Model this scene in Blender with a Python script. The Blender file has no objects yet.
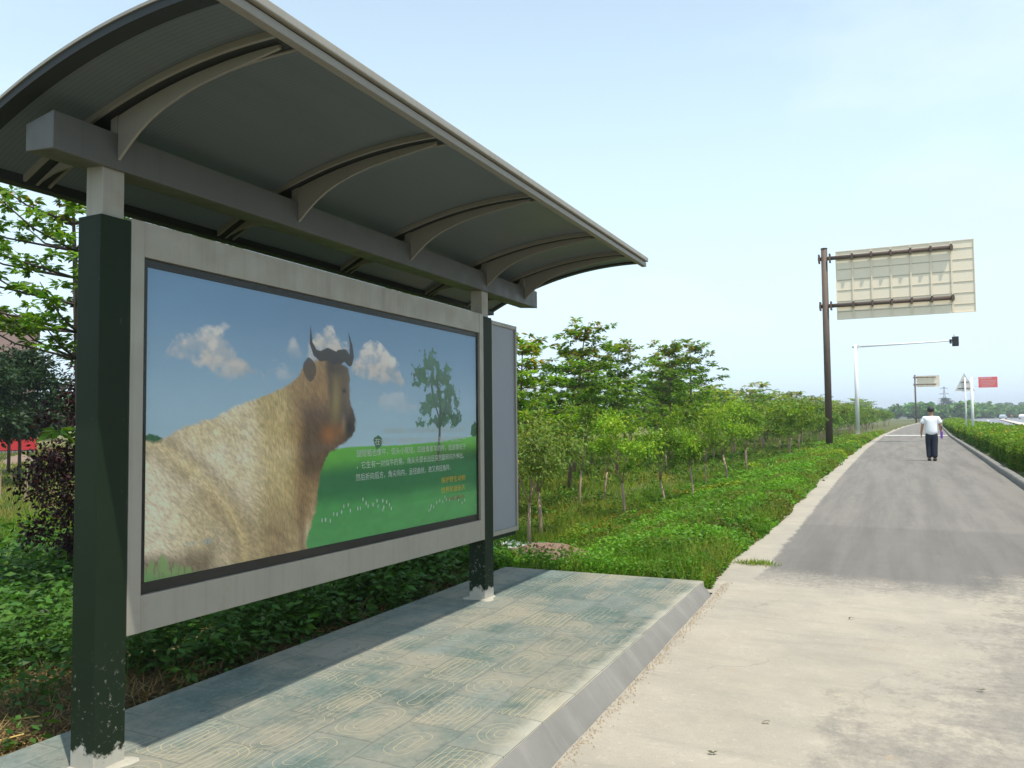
import bpy, bmesh, math, random
import numpy as np
from mathutils import Vector, Matrix

random.seed(7)
rng = np.random.default_rng(11)
SC = bpy.context.scene
COL = SC.collection

# ------------------------------------------------------------------ camera
CAM_H, CAM_F, YAW, PIT, ROLL = 1.5, 785.35, 0.45524, 0.04634, -0.00991
cd = bpy.data.cameras.new('camera')
cam = bpy.data.objects.new('camera', cd); COL.objects.link(cam)
s_, c_ = math.sin(YAW), math.cos(YAW); sp, cp = math.sin(PIT), math.cos(PIT)
r0 = Vector((c_, s_, 0)); f0 = Vector((-s_*cp, c_*cp, sp)); u0 = Vector((s_*sp, -c_*sp, cp))
cx = r0*math.cos(ROLL) + u0*math.sin(ROLL); cy = -r0*math.sin(ROLL) + u0*math.cos(ROLL)
cam.matrix_world = Matrix(((cx.x, cy.x, -f0.x, 0), (cx.y, cy.y, -f0.y, 0), (cx.z, cy.z, -f0.z, CAM_H), (0, 0, 0, 1)))
cd.sensor_width = 36; cd.lens = CAM_F*36/1024; cd.clip_start = 0.05; cd.clip_end = 12000
SC.camera = cam

# ------------------------------------------------------------------ light, sky, exposure
SUN = Vector((0.36, -0.20, 1)).normalized()
SUN_EL = math.asin(SUN.z); SUN_AZ = math.atan2(SUN.x, SUN.y)
w = bpy.data.worlds.new('World'); SC.world = w; w.use_nodes = True
nt = w.node_tree; N = nt.nodes; L = nt.links; N.clear()
sky = N.new('ShaderNodeTexSky'); sky.sky_type = 'NISHITA'; sky.sun_disc = False
sky.sun_elevation = SUN_EL; sky.sun_rotation = SUN_AZ
sky.air_density = 1.3; sky.dust_density = .8; sky.ozone_density = .8; sky.altitude = 50
tc = N.new('ShaderNodeTexCoord')
nz = N.new('ShaderNodeTexNoise'); nz.inputs['Scale'].default_value = 2.6; nz.inputs['Detail'].default_value = 7; nz.inputs['Roughness'].default_value = .55
mp = N.new('ShaderNodeMapping'); mp.inputs['Scale'].default_value = (1, 1, 2.6); mp.inputs['Location'].default_value = (.35, .1, .2)
L.new(tc.outputs['Generated'], mp.inputs[0]); L.new(mp.outputs[0], nz.inputs['Vector'])
cr = N.new('ShaderNodeValToRGB'); cr.color_ramp.elements[0].position = .48; cr.color_ramp.elements[1].position = .74
cr.color_ramp.elements[0].color = (0, 0, 0, 1); cr.color_ramp.elements[1].color = (.30, .30, .30, 1)
L.new(nz.outputs[0], cr.inputs[0])
# thin cloud and general milky veil, thicker towards the horizon
sx = N.new('ShaderNodeSeparateXYZ'); L.new(tc.outputs['Generated'], sx.inputs[0])
mr = N.new('ShaderNodeMapRange'); mr.inputs[1].default_value = 0.0; mr.inputs[2].default_value = .62
mr.inputs[3].default_value = 1.0; mr.inputs[4].default_value = .30
L.new(sx.outputs[2], mr.inputs[0])
mx = N.new('ShaderNodeMath'); mx.operation = 'MAXIMUM'
mx.inputs[0].default_value = 0; L.new(mr.outputs[0], mx.inputs[1])
veil0 = N.new('ShaderNodeMixRGB'); veil0.inputs[2].default_value = (8.0, 8.6, 9.2, 1)
veil = N.new('ShaderNodeMixRGB'); veil.inputs[2].default_value = (6.3, 8.1, 9.2, 1)
L.new(mx.outputs[0], veil.inputs[0]); L.new(sky.outputs[0], veil.inputs[1])
bg = N.new('ShaderNodeBackground'); bg.inputs[1].default_value = .122
out = N.new('ShaderNodeOutputWorld')
L.new(cr.outputs[0], veil0.inputs[0]); L.new(veil.outputs[0], veil0.inputs[1]); L.new(veil0.outputs[0], bg.inputs[0]); L.new(bg.outputs[0], out.inputs[0])

sd = bpy.data.lights.new('sun', 'SUN'); sd.energy = 4.0; sd.angle = math.radians(.55); sd.color = (1, .955, .87)
sun = bpy.data.objects.new('sun', sd); COL.objects.link(sun)
sun.rotation_euler = SUN.to_track_quat('Z', 'Y').to_euler(); sun.location = (0, 0, 30)
SC.view_settings.view_transform = 'Standard'; SC.view_settings.look = 'None'
SC.view_settings.exposure = .34; SC.view_settings.gamma = 1; SC.view_settings.use_curve_mapping = False
SC.cycles.max_bounces = 6; SC.cycles.transparent_max_bounces = 12; SC.cycles.volume_bounces = 0

# ------------------------------------------------------------------ material helpers
def lin(r, g, b):
    f = lambda c: (c/255/12.92) if c/255 <= .04045 else ((c/255+.055)/1.055)**2.4
    return (f(r), f(g), f(b))

class NT:
    def __init__(s, name):
        s.m = bpy.data.materials.new(name); s.m.use_nodes = True
        s.t = s.m.node_tree; s.t.nodes.clear()
        s.out = s.t.nodes.new('ShaderNodeOutputMaterial'); s.tc = None
    def n(s, kind, **kw):
        o = s.t.nodes.new('ShaderNode'+kind)
        for k, v in kw.items(): setattr(o, k, v)
        return o
    def set(s, sock, v):
        if isinstance(v, bpy.types.NodeSocket): s.t.links.new(v, sock)
        elif v is not None:
            if hasattr(sock.default_value, '__len__') and not hasattr(v, '__len__'): v = (v,)*len(sock.default_value)
            if hasattr(sock.default_value, '__len__') and len(sock.default_value) == 4 and len(v) == 3: v = tuple(v)+(1,)
            sock.default_value = v
    def coord(s, which='Object'):
        if s.tc is None: s.tc = s.n('TexCoord')
        return s.tc.outputs[which]
    def map(s, vec=None, scale=(1, 1, 1), loc=(0, 0, 0), rot=(0, 0, 0)):
        o = s.n('Mapping'); s.set(o.inputs[0], vec or s.coord()); o.inputs['Scale'].default_value = scale
        o.inputs['Location'].default_value = loc; o.inputs['Rotation'].default_value = rot; return o.outputs[0]
    def noise(s, scale=5, detail=5, rough=.55, vec=None, dist=0):
        o = s.n('TexNoise'); s.set(o.inputs['Vector'], vec or s.coord()); o.inputs['Scale'].default_value = scale
        o.inputs['Detail'].default_value = detail; o.inputs['Roughness'].default_value = rough; o.inputs['Distortion'].default_value = dist
        return o.outputs[0]
    def ramp(s, fac, stops):
        o = s.n('ValToRGB'); s.set(o.inputs[0], fac); e = o.color_ramp.elements
        while len(e) < len(stops): e.new(.5)
        for i, (p, c) in enumerate(stops):
            e[i].position = p; e[i].color = (c, c, c, 1) if not hasattr(c, '__len__') else tuple(c)+(1,)
        return o.outputs[0]
    def mix(s, fac, a, b, mode='MIX'):
        o = s.n('MixRGB', blend_type=mode); s.set(o.inputs[0], fac); s.set(o.inputs[1], a); s.set(o.inputs[2], b); return o.outputs[0]
    def math(s, op, a, b=None, c=None, clamp=False):
        o = s.n('Math', operation=op); o.use_clamp = clamp; s.set(o.inputs[0], a)
        if b is not None: s.set(o.inputs[1], b)
        if c is not None: s.set(o.inputs[2], c)
        return o.outputs[0]
    def sep(s, v=None):
        o = s.n('SeparateXYZ'); s.set(o.inputs[0], v or s.coord()); return o.outputs
    def bump(s, h, strength=.3, dist=.01):
        o = s.n('Bump'); s.set(o.inputs['Height'], h); o.inputs['Strength'].default_value = strength; o.inputs['Distance'].default_value = dist
        return o.outputs[0]
    def pbr(s, col, rough=.6, metal=0, normal=None, coat=0, spec=None):
        o = s.n('BsdfPrincipled'); s.set(o.inputs['Base Color'], col); s.set(o.inputs['Roughness'], rough); s.set(o.inputs['Metallic'], metal)
        if normal is not None: s.set(o.inputs['Normal'], normal)
        if coat: o.inputs['Coat Weight'].default_value = coat; o.inputs['Coat Roughness'].default_value = .06
        if spec is not None: s.set(o.inputs['Specular IOR Level'], spec)
        return o.outputs[0]
    def done(s, sh):
        s.t.links.new(sh, s.out.inputs[0]); return s.m

def plain(name, col, rough=.6, metal=0, var=.25, vs=6, bump=.15, bs=60, spec=None):
    t = NT(name); a = tuple(c*(1-var) for c in col); b = tuple(min(1, c*(1+var)) for c in col)
    c = t.mix(t.noise(vs, 6), a, b); c = t.mix(.5, c, t.mix(t.noise(vs*9, 3), a, b))
    return t.done(t.pbr(c, rough, metal, t.bump(t.noise(bs, 3), bump, .003) if bump else None, spec=spec))

def leaf_mat(name, col, trans=.35, rough=.5, tone=1.0):
    t = NT(name)
    a = t.n('Attribute'); a.attribute_name = 'tint'
    c = t.mix(1.0, a.outputs['Color'], col, 'MULTIPLY')
    d = t.pbr(c, rough, spec=.25)
    tr = t.n('BsdfTranslucent'); t.set(tr.inputs[0], t.mix(1.0, c, (1.15, 1.25, .55), 'MULTIPLY'))
    m = t.n('MixShader'); m.inputs[0].default_value = trans
    t.t.links.new(d, m.inputs[1]); t.t.links.new(tr.outputs[0], m.inputs[2])
    return t.done(m.outputs[0])

# ------------------------------------------------------------------ object helpers
def tag(o, label=None, cat=None, group=None, kind=None):
    if label: o['label'] = label
    if cat: o['category'] = cat
    if group: o['group'] = group
    if kind: o['kind'] = kind
    return o
def empty(name, loc=(0, 0, 0), label=None, cat=None, group=None, rz=0):
    o = bpy.data.objects.new(name, None); COL.objects.link(o); o.location = loc; o.rotation_euler = (0, 0, rz)
    o.empty_display_size = .1
    return tag(o, label, cat, group)
def link(name, me, m=None, parent=None):
    o = bpy.data.objects.new(name, me); COL.objects.link(o)
    if m is not None:
        for x in (m if isinstance(m, (list, tuple)) else [m]): me.materials.append(x)
    if parent is not None: o.parent = parent
    return o
def arrmesh(name, verts, nper, tint=None, smooth=False):
    """verts (F*nper,3) consecutive polygons of nper corners"""
    v = np.ascontiguousarray(verts, dtype=np.float32).reshape(-1, 3); nv = len(v); nf = nv//nper
    me = bpy.data.meshes.new(name); me.vertices.add(nv); me.vertices.foreach_set('co', v.ravel())
    me.loops.add(nv); me.loops.foreach_set('vertex_index', np.arange(nv, dtype=np.int32))
    me.polygons.add(nf); me.polygons.foreach_set('loop_start', np.arange(0, nv, nper, dtype=np.int32))
    me.polygons.foreach_set('loop_total', np.full(nf, nper, dtype=np.int32))
    me.update(calc_edges=True)
    if tint is not None:
        a = me.color_attributes.new('tint', 'FLOAT_COLOR', 'POINT')
        c = np.ones((nf, nper, 4), dtype=np.float32); c[:, :, :3] = np.asarray(tint, dtype=np.float32).reshape(nf, 1, 3)
        a.data.foreach_set('color', c.ravel())
    return me

class MB:
    """collects primitives into one bmesh"""
    def __init__(s, xf=None): s.bm = bmesh.new(); s.xf = xf
    def box(s, x0, x1, y0, y1, z0, z1, bev=0):
        vs = [s.bm.verts.new(p) for p in ((x0,y0,z0),(x1,y0,z0),(x1,y1,z0),(x0,y1,z0),(x0,y0,z1),(x1,y0,z1),(x1,y1,z1),(x0,y1,z1))]
        fs = [s.bm.faces.new([vs[i] for i in f]) for f in ((0,3,2,1),(4,5,6,7),(0,1,5,4),(1,2,6,5),(2,3,7,6),(3,0,4,7))]
        if bev:
            es = list({e for f in fs for e in f.edges})
            bmesh.ops.bevel(s.bm, geom=es, offset=bev, segments=2, profile=.5, affect='EDGES')
        return s
    def prism(s, pts, axis, a, b):
        """polygon pts in the plane across axis ('x': (y,z), 'y': (x,z), 'z': (x,y)), extruded a..b"""
        def P(p, t): return (t, p[0], p[1]) if axis == 'x' else ((p[0], t, p[1]) if axis == 'y' else (p[0], p[1], t))
        A = [s.bm.verts.new(P(p, a)) for p in pts]; B = [s.bm.verts.new(P(p, b)) for p in pts]; n = len(pts)
        s.bm.faces.new(A); s.bm.faces.new(B[::-1])
        for i in range(n): s.bm.faces.new((A[i], B[i], B[(i+1) % n], A[(i+1) % n]))
        return s
    def strip(s, top, bot, axis, a, b):
        """solid between polylines top and bot (same length), extruded a..b"""
        n = len(top)
        for i in range(n-1): s.prism([bot[i], bot[i+1], top[i+1], top[i]], axis, a, b)
        bmesh.ops.remove_doubles(s.bm, verts=s.bm.verts, dist=1e-5)
        dead = {}
        for f in list(s.bm.faces):
            k = tuple(sorted(v.index if v.index >= 0 else id(v) for v in f.verts))
        return s
    def tube(s, pts, rad, seg=8, cap=True):
        pts = [Vector(p) for p in pts]; n = len(pts)
        rads = rad if hasattr(rad, '__len__') else [rad]*n
        prev = None; rings = []
        for i, p in enumerate(pts):
            d = (pts[min(i+1, n-1)] - pts[max(i-1, 0)]).normalized()
            u = d.cross(Vector((0, 0, 1)))
            if u.length < .05: u = d.cross(Vector((1, 0, 0)))
            if prev is not None and u.dot(prev) < 0: u = -u
            u.normalize(); prev = u; v = d.cross(u)
            rings.append([s.bm.verts.new(p + (u*math.cos(2*math.pi*k/seg) + v*math.sin(2*math.pi*k/seg))*rads[i]) for k in range(seg)])
        for a, b in zip(rings, rings[1:]):
            for k in range(seg): s.bm.faces.new((a[k], a[(k+1) % seg], b[(k+1) % seg], b[k]))
        if cap:
            s.bm.faces.new(rings[0][::-1]); s.bm.faces.new(rings[-1])
        return s
    def ball(s, c, r, sub=2):
        r = r if hasattr(r, '__len__') else (r, r, r)
        g = bmesh.ops.create_icosphere(s.bm, subdivisions=sub, radius=1)
        for v in g['verts']: v.co = Vector((v.co.x*r[0]+c[0], v.co.y*r[1]+c[1], v.co.z*r[2]+c[2]))
        return s
    def build(s, name, m, parent=None, smooth=False, loc=None):
        bmesh.ops.recalc_face_normals(s.bm, faces=s.bm.faces)
        if s.xf:
            for v in s.bm.verts: v.co = s.xf(v.co)
        me = bpy.data.meshes.new(name); s.bm.to_mesh(me); s.bm.free()
        if smooth:
            me.polygons.foreach_set('use_smooth', [True]*len(me.polygons))
        o = link(name, me, m, parent)
        if loc: o.location = loc
        return o
def dup(root, loc=None, rz=None, sc=None, label=None):
    r = root.copy(); COL.objects.link(r)
    if loc is not None: r.location = loc
    if rz is not None: r.rotation_euler = (0, 0, rz)
    if sc is not None: r.scale = (sc, sc, sc) if not hasattr(sc, '__len__') else sc
    if label: r['label'] = label
    for ch in list(root.children):
        c = ch.copy(); COL.objects.link(c); c.parent = r
        for g in ch.children:
            d = g.copy(); COL.objects.link(d); d.parent = c
    return r

# ------------------------------------------------------------------ numpy noise
def vnoise(x, y, seed=0):
    xi = np.floor(x).astype(np.int64); yi = np.floor(y).astype(np.int64); fx = x-xi; fy = y-yi
    fx = fx*fx*(3-2*fx); fy = fy*fy*(3-2*fy)
    def h(a, b):
        n = (a*374761393 + b*668265263 + seed*982451653) & 0xffffffff
        n = ((n ^ (n >> 13))*1274126177) & 0xffffffff
        return ((n ^ (n >> 16)) & 0xffff)/65535.
    return (h(xi, yi)*(1-fx)+h(xi+1, yi)*fx)*(1-fy) + (h(xi, yi+1)*(1-fx)+h(xi+1, yi+1)*fx)*fy
def fbm(x, y, o=4, seed=0):
    x = np.asarray(x, float); y = np.asarray(y, float)
    s = 0; a = .5; t = 0
    for i in range(o): s = s+a*vnoise(x*2**i, y*2**i, seed+i*17); t += a; a *= .5
    return s/t
def ss(t): t = np.clip(t, 0, 1); return t*t*(3-2*t)

# ------------------------------------------------------------------ lie of the land
def G(y): return .17*np.clip((np.asarray(y, float)-2)/18, 0, 1)
_ly = [-30, 7, 35, 60, 85, 112, 190, 320, 600]; _lx = [-1.16, -1.17, -1.18, -.86, -.1, .85, 4.6, 13, 45]
_ry = [-30, 3, 17, 21.4, 27, 37.6, 57, 80, 112, 190, 320, 600]; _rx = [1.75, 1.85, 2.06, 2.12, 2.27, 2.52, 2.98, 3.8, 4.9, 8.8, 17.5, 50]
def PL(y): return np.interp(y, _ly, _lx)
def PR(y): return np.interp(y, _ry, _rx)
def TZ(x, y):
    x = np.asarray(x, float); y = np.asarray(y, float)
    d = PL(y) - .32 - x
    g = G(y)
    verge = g - .46*ss(d/3.0) + .10*(fbm(x*.35, y*.35, 3, 5)-.5)*ss(d/2) + .02*ss(d/.15)
    near = .05 - .36*ss((-3.5-x)/3.2) + .10*(fbm(x*.9, y*.9, 3, 9)-.5)*ss((-3.4-x)/.8)
    wn = ss((8.6-y)/2.2)*ss((-3.1-x)/.5)
    z = verge*(1-wn) + near*wn
    z = np.where((y < 7.0) & (x > -3.3), g-.012, z)
    far = ss((np.hypot(x, y)-60)/60)
    z = z*(1-far*(x < -3)) + (-.3)*far*(x < -3)
    r = x - PR(y)
    z = np.where(r > -.3, g + .10*ss((r-.1)/.2) - .18*ss((r-3.2)/1.6), z)
    return z

# ------------------------------------------------------------------ palette
M = {}
def alu_mat(nm, col, metal):
    t = NT(nm); a = t.mix(t.noise(3, 6), tuple(c*.86 for c in col), tuple(min(1, c*1.1) for c in col))
    a = t.mix(t.ramp(t.noise(1, 4, .6, t.map(scale=(30, 30, 1.6))), [(.5, 0), (.75, .35)]), a, tuple(c*.62 for c in col))
    a = t.mix(t.ramp(t.noise(7, 6, .7), [(.58, 0), (.74, .45)]), a, (col[0]*.8, col[1]*.7, col[2]*.55))
    r = t.ramp(t.noise(9, 5, .6), [(.3, .38), (.7, .62)])
    return t.done(t.pbr(a, r, metal, t.bump(t.noise(90, 4), .12, .002)))
M['alu'] = alu_mat('brushed_aluminium', (.345, .312, .258), .30)
M['alu_dark'] = alu_mat('dull_steel', (.112, .108, .098), .3)
M['tan_metal'] = plain('pale_metal', (.27, .24, .20), .5, .2, var=.14, vs=5, bump=.05)
M['rim_dark'] = plain('dark_rim_and_rib_shade', (.018, .020, .019), .6, .0, var=.2)
M['black'] = plain('black_gasket', (.004, .005, .007), .6, 0, var=.2, bump=0)
M['white_pole'] = plain('white_paint', (.78, .78, .76), .4, 0, var=.05)
M['rust'] = plain('rusty_brown_steel', (.115, .078, .056), .7, .1, var=.45, vs=2.5)
M['panel_back'] = plain('cream_sign_back', (.90, .77, .58), .5, .0, var=.06, vs=1.5)
M['panel_seam'] = plain('sign_rail_metal', (.86, .73, .55), .5, 0, var=.1)
M['sign_white'] = plain('sign_back_grey', (.66, .65, .62), .45, .1, var=.05)
M['red_sign'] = plain('faded_red_sign', (.80, .15, .16), .45, 0, var=.08)
M['lettering_white'] = plain('white_print', (.8, .8, .78), .5, 0, var=.03, bump=0)
M['bark'] = plain('bark', (.20, .13, .085), .9, 0, var=.4, vs=9, bump=.5, bs=40)
M['bark_pale'] = plain('pale_bark', (.40, .27, .19), .9, 0, var=.3, vs=9, bump=.5, bs=40)
M['bark_dark'] = plain('dark_bark', (.09, .065, .05), .9, 0, var=.4, vs=9, bump=.5, bs=40)

def green_paint():
    t = NT('dark_green_paint'); xyz = t.sep()
    h = t.math('ADD', xyz[2], t.math('MULTIPLY', t.noise(9, 6, .65), -.26))
    worn = t.ramp(t.math('MULTIPLY_ADD', h, -12, 1.5, clamp=True), [(.35, 0), (.55, 1)])
    chips = t.ramp(t.noise(38, 5, .7), [(.60, 0), (.64, 1)])
    low = t.ramp(xyz[2], [(.42, 1), (.66, 0)])
    f = t.math('MAXIMUM', worn, t.math('MULTIPLY', t.math('MULTIPLY', chips, low), .45))
    scr = t.ramp(t.noise(70, 2, .5, t.map(scale=(1, 1, .25))), [(.72, 0), (.76, .12)])
    f = t.math('MAXIMUM', f, scr)
    base = t.mix(t.noise(3, 4), (.010, .018, .009), (.017, .028, .014))
    c = t.mix(f, base, t.mix(t.noise(14), (.34, .32, .26), (.50, .47, .40)))
    return t.done(t.pbr(c, t.mix(f, .5, .9), 0, t.bump(t.noise(60), .1, .002), spec=.12))
M['green'] = green_paint()

def asphalt_mat():
    t = NT('asphalt_with_dust'); xyz = t.sep(); X, Y = xyz[0], xyz[1]
    at = t.n('Attribute'); at.attribute_name = 'from_edge'; ED = at.outputs['Fac']
    agg = t.noise(160, 3, .7); big = t.noise(.7, 6, .6); mid = t.noise(5, 6, .6); fine = t.noise(26, 7, .75)
    asp = t.mix(t.ramp(agg, [(.3, 0), (.7, 1)]), (.14, .127, .11), (.27, .247, .212))
    asp = t.mix(t.ramp(mid, [(.35, 0), (.7, .4)]), asp, (.25, .23, .20))
    asp = t.mix(t.ramp(t.noise(60, 3, .8), [(.60, 0), (.70, .5)]), asp, (.30, .28, .25))
    st = t.noise(1, 5, .65, t.map(scale=(3.2, .22, 1)))
    asp = t.mix(t.ramp(st, [(.42, 0), (.62, .45)]), asp, (.112, .104, .094))
    n = t.math('SUBTRACT', big, .5); fn = t.math('SUBTRACT', fine, .5); mn = t.math('SUBTRACT', mid, .5)
    # darker newer strip of asphalt just past the apron joint
    a1 = t.math('MULTIPLY_ADD', t.math('ADD', t.math('SUBTRACT', Y, 7.75), t.math('MULTIPLY', fn, .5)), 6, .5, clamp=True)
    a2 = t.math('MULTIPLY_ADD', t.math('ADD', t.math('SUBTRACT', 11.1, Y), t.math('MULTIPLY', fn, .35)), 10, .5, clamp=True)
    asp = t.mix(t.math('MULTIPLY', t.math('MULTIPLY', a1, a2), .26), asp, (.10, .095, .088))
    # pale cement and sand spread over the near end
    ya = t.math('ADD', t.math('MULTIPLY_ADD', Y, -1.0, 7.7), t.math('ADD', t.math('MULTIPLY', n, t.math('MULTIPLY_ADD', X, 1.9, 2.8)), t.math('MULTIPLY', fn, 2.0)))
    ym = t.math('MULTIPLY_ADD', ya, 1.3, .35, clamp=True)
    xl = t.math('ADD', t.math('MULTIPLY_ADD', Y, .36, -1.0), t.math('ADD', t.math('MULTIPLY', n, 4.2), t.math('ADD', t.math('MULTIPLY', fn, 1.9), t.math('MULTIPLY', mn, 1.4))))
    xm = t.math('MULTIPLY_ADD', t.math('SUBTRACT', xl, X), .8, .45, clamp=True)
    d = t.math('MULTIPLY', ym, t.math('MAXIMUM', xm, t.math('MULTIPLY_ADD', t.math('ADD', X, t.math('MULTIPLY', fn, .6)), -4, -.8, clamp=True)))
    # concrete edging strip with a ragged inner edge
    em = t.math('MULTIPLY_ADD', t.math('ADD', ED, t.math('ADD', t.math('MULTIPLY', mn, .16), t.math('MULTIPLY', fn, .10))), -28, .5, clamp=True)
    d = t.math('MAXIMUM', d, em)
    brk = t.ramp(t.noise(11, 8, .75), [(.34, .35), (.60, 1)])
    d = t.math('MULTIPLY', d, t.math('MAXIMUM', brk, t.math('MULTIPLY_ADD', d, 1.8, -.9, clamp=True)), clamp=True)
    sand = t.mix(t.noise(3.2, 7, .65), (.36, .315, .24), (.49, .435, .345))
    sand = t.mix(t.ramp(t.noise(1.3, 7, .7), [(.42, 0), (.62, .55)]), sand, (.32, .29, .24))
    sand = t.mix(t.ramp(t.noise(1, 6, .7, t.map(scale=(1.2, 5, 1), rot=(0, 0, .25))), [(.5, 0), (.66, .45)]), sand, (.29, .265, .22))
    sand = t.mix(t.ramp(t.noise(95, 4, .75), [(.54, 0), (.70, .55)]), sand, (.24, .215, .175))
    sand = t.mix(t.ramp(t.noise(30, 4, .75), [(.60, 0), (.72, .5)]), sand, (.58, .54, .45))
    sand = t.mix(t.ramp(t.noise(4.1, 3, .6), [(.68, 0), (.76, .45)]), sand, (.50, .34, .18))
    c = t.mix(d, asp, sand)
    vv = t.n('TexVoronoi'); vv.feature = 'DISTANCE_TO_EDGE'; vv.inputs['Scale'].default_value = .55
    wv = t.n('VectorMath', operation='ADD'); wo = t.n('TexNoise'); wo.inputs['Scale'].default_value = 3.5; wo.inputs['Detail'].default_value = 6; t.set(wo.inputs['Vector'], t.coord())
    ws = t.n('VectorMath', operation='SCALE'); t.t.links.new(wo.outputs['Color'], ws.inputs[0]); ws.inputs['Scale'].default_value = .5
    t.t.links.new(t.coord(), wv.inputs[0]); t.t.links.new(ws.outputs[0], wv.inputs[1]); t.t.links.new(wv.outputs[0], vv.inputs['Vector'])
    ck = t.ramp(vv.outputs[0], [(0, 1), (.0035, .8), (.008, 0)]); ck = t.math('MULTIPLY', ck, t.ramp(t.noise(.8, 3, .5), [(.50, 0), (.58, 1)]))
    c = t.mix(t.math('MULTIPLY', ck, .2), c, (.09, .08, .065))
    c = t.mix(t.ramp(t.noise(210, 2, .6), [(.66, 0), (.74, .5)]), c, (.10, .09, .075))
    return t.done(t.pbr(c, .92, 0, t.bump(t.math('ADD', t.math('ADD', agg, mid), fine), .5, .008), spec=.2))
M['asphalt'] = asphalt_mat()

def edging_mat():
    t = NT('pale_concrete_edging')
    c = t.mix(t.noise(4, 6, .65), (.40, .345, .255), (.56, .49, .38))
    c = t.mix(t.ramp(t.noise(45, 4, .7), [(.55, 0), (.75, .5)]), c, (.28, .25, .2))
    return t.done(t.pbr(c, .9, 0, t.bump(t.noise(60, 5), .4, .008), spec=.2))
M['edging'] = edging_mat()

def kerb_mat():
    t = NT('grey_cement_render')
    c = t.mix(t.noise(3, 6, .65), (.15, .143, .128), (.255, .243, .215))
    c = t.mix(t.ramp(t.noise(1, 3, .6, t.map(scale=(2, 9, 2))), [(.5, 0), (.75, .35)]), c, (.33, .31, .27))
    return t.done(t.pbr(c, .85, 0, t.bump(t.noise(40, 5), .3, .006), spec=.2))
M['kerb'] = kerb_mat()

def slate_mat():
    t = NT('stamped_slate_paving'); xyz = t.sep()
    # joints between slabs, slab size .40 x .60
    wob = t.math('MULTIPLY_ADD', t.noise(2.3, 3), .06, -.03)
    X = t.math('ADD', xyz[0], wob); Y = t.math('ADD', xyz[1], wob)
    cw, ch = .29, .40
    cxn = t.math('DIVIDE', X, cw); cellx = t.math('FLOOR', cxn)
    yo = t.math('ADD', t.math('DIVIDE', Y, ch), t.math('MULTIPLY', cellx, .37)); celly = t.math('FLOOR', yo)
    fx = t.math('MULTIPLY', t.math('SUBTRACT', t.math('SUBTRACT', cxn, cellx), .5), cw)
    fy = t.math('MULTIPLY', t.math('SUBTRACT', t.math('SUBTRACT', yo, celly), .5), ch)
    cv = t.n('CombineXYZ'); t.set(cv.inputs[0], cellx); t.set(cv.inputs[1], celly)
    wn = t.n('TexWhiteNoise'); t.set(wn.inputs[0], cv.outputs[0]); rs = t.n('SeparateColor'); t.set(rs.inputs[0], wn.outputs['Color'])
    R, Gc, B = rs.outputs
    ox = t.math('MULTIPLY_ADD', R, .13, -.065); Lh = t.math('MULTIPLY', Gc, .15)
    ax = t.math('SUBTRACT', fx, ox)
    ay = t.math('MAXIMUM', t.math('SUBTRACT', t.math('ABSOLUTE', fy), Lh), 0)
    dist = t.math('SQRT', t.math('ADD', t.math('MULTIPLY', ax, ax), t.math('MULTIPLY', ay, ay)))
    dist = t.math('ADD', dist, t.math('MULTIPLY', t.noise(7, 3), .03))
    ring = t.math('FRACT', t.math('DIVIDE', dist, .040))
    line = t.ramp(ring, [(.0, .9), (.05, .8), (.12, 0), (.95, 0), (1.0, .9)])
    inr = t.math('LESS_THAN', dist, t.math('MULTIPLY_ADD', B, .06, .11))
    line = t.math('MULTIPLY', line, inr)
    # some slabs carry long straight grooves instead
    sl = t.ramp(t.math('FRACT', t.math('DIVIDE', fx, .03)), [(0, 1), (.1, 1), (.18, 0), (1, 0)])
    sl = t.math('MULTIPLY', sl, t.math('GREATER_THAN', B, .72))
    line = t.math('MAXIMUM', line, sl)
    fade = t.ramp(t.noise(3.4, 5, .6), [(.34, .15), (.48, 1)])
    line = t.math('MULTIPLY', t.math('MULTIPLY', line, fade), t.math('GREATER_THAN', xyz[0], -2.97))
    line = t.math('MULTIPLY', line, t.ramp(t.noise(1.3, 4, .6), [(.36, .3), (.50, 1)]))
    joint = t.math('MAXIMUM', t.math('GREATER_THAN', t.math('ABSOLUTE', fx), cw/2-.004), t.math('GREATER_THAN', t.math('ABSOLUTE', fy), ch/2-.004))
    c = t.mix(t.noise(5, 8, .72), (.055, .088, .076), (.145, .19, .162))
    c = t.mix(t.math('MULTIPLY', t.math('GREATER_THAN', R, .6), .55), c, (.075, .105, .092))
    c = t.mix(t.math('MULTIPLY', t.math('LESS_THAN', Gc, .25), .45), c, (.20, .215, .185))
    c = t.mix(t.ramp(t.noise(1.0, 5, .6, t.map(scale=(7, 1.8, 1))), [(.46, 0), (.68, .5)]), c, (.21, .235, .215))
    sandy = t.ramp(t.noise(1.7, 6, .65), [(.42, 0), (.60, .8)])
    c = t.mix(sandy, c, (.27, .245, .185))
    edge = t.math('MULTIPLY_ADD', t.math('ADD', xyz[0], t.math('MULTIPLY', t.noise(4, 5, .65), .22)), 9, 13.15, clamp=True)
    c = t.mix(t.ramp(t.noise(45, 6, .75), [(.5, 0), (.66, .5)]), c, (.26, .255, .21))
    c = t.mix(t.ramp(t.noise(22, 6, .75), [(.54, 0), (.68, .5)]), c, (.06, .08, .07))
    c = t.mix(t.math('MULTIPLY', edge, .8), c, (.44, .41, .33))
    c = t.mix(t.math('MULTIPLY', joint, .55), c, (.10, .105, .09))
    c = t.mix(t.math('MULTIPLY', line, .78), c, (.42, .365, .225))
    h = t.math('ADD', t.noise(18, 5), t.math('MULTIPLY', line, -.6))
    return t.done(t.pbr(c, .85, 0, t.bump(h, .5, .006), spec=.2))
M['slate'] = slate_mat()

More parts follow.
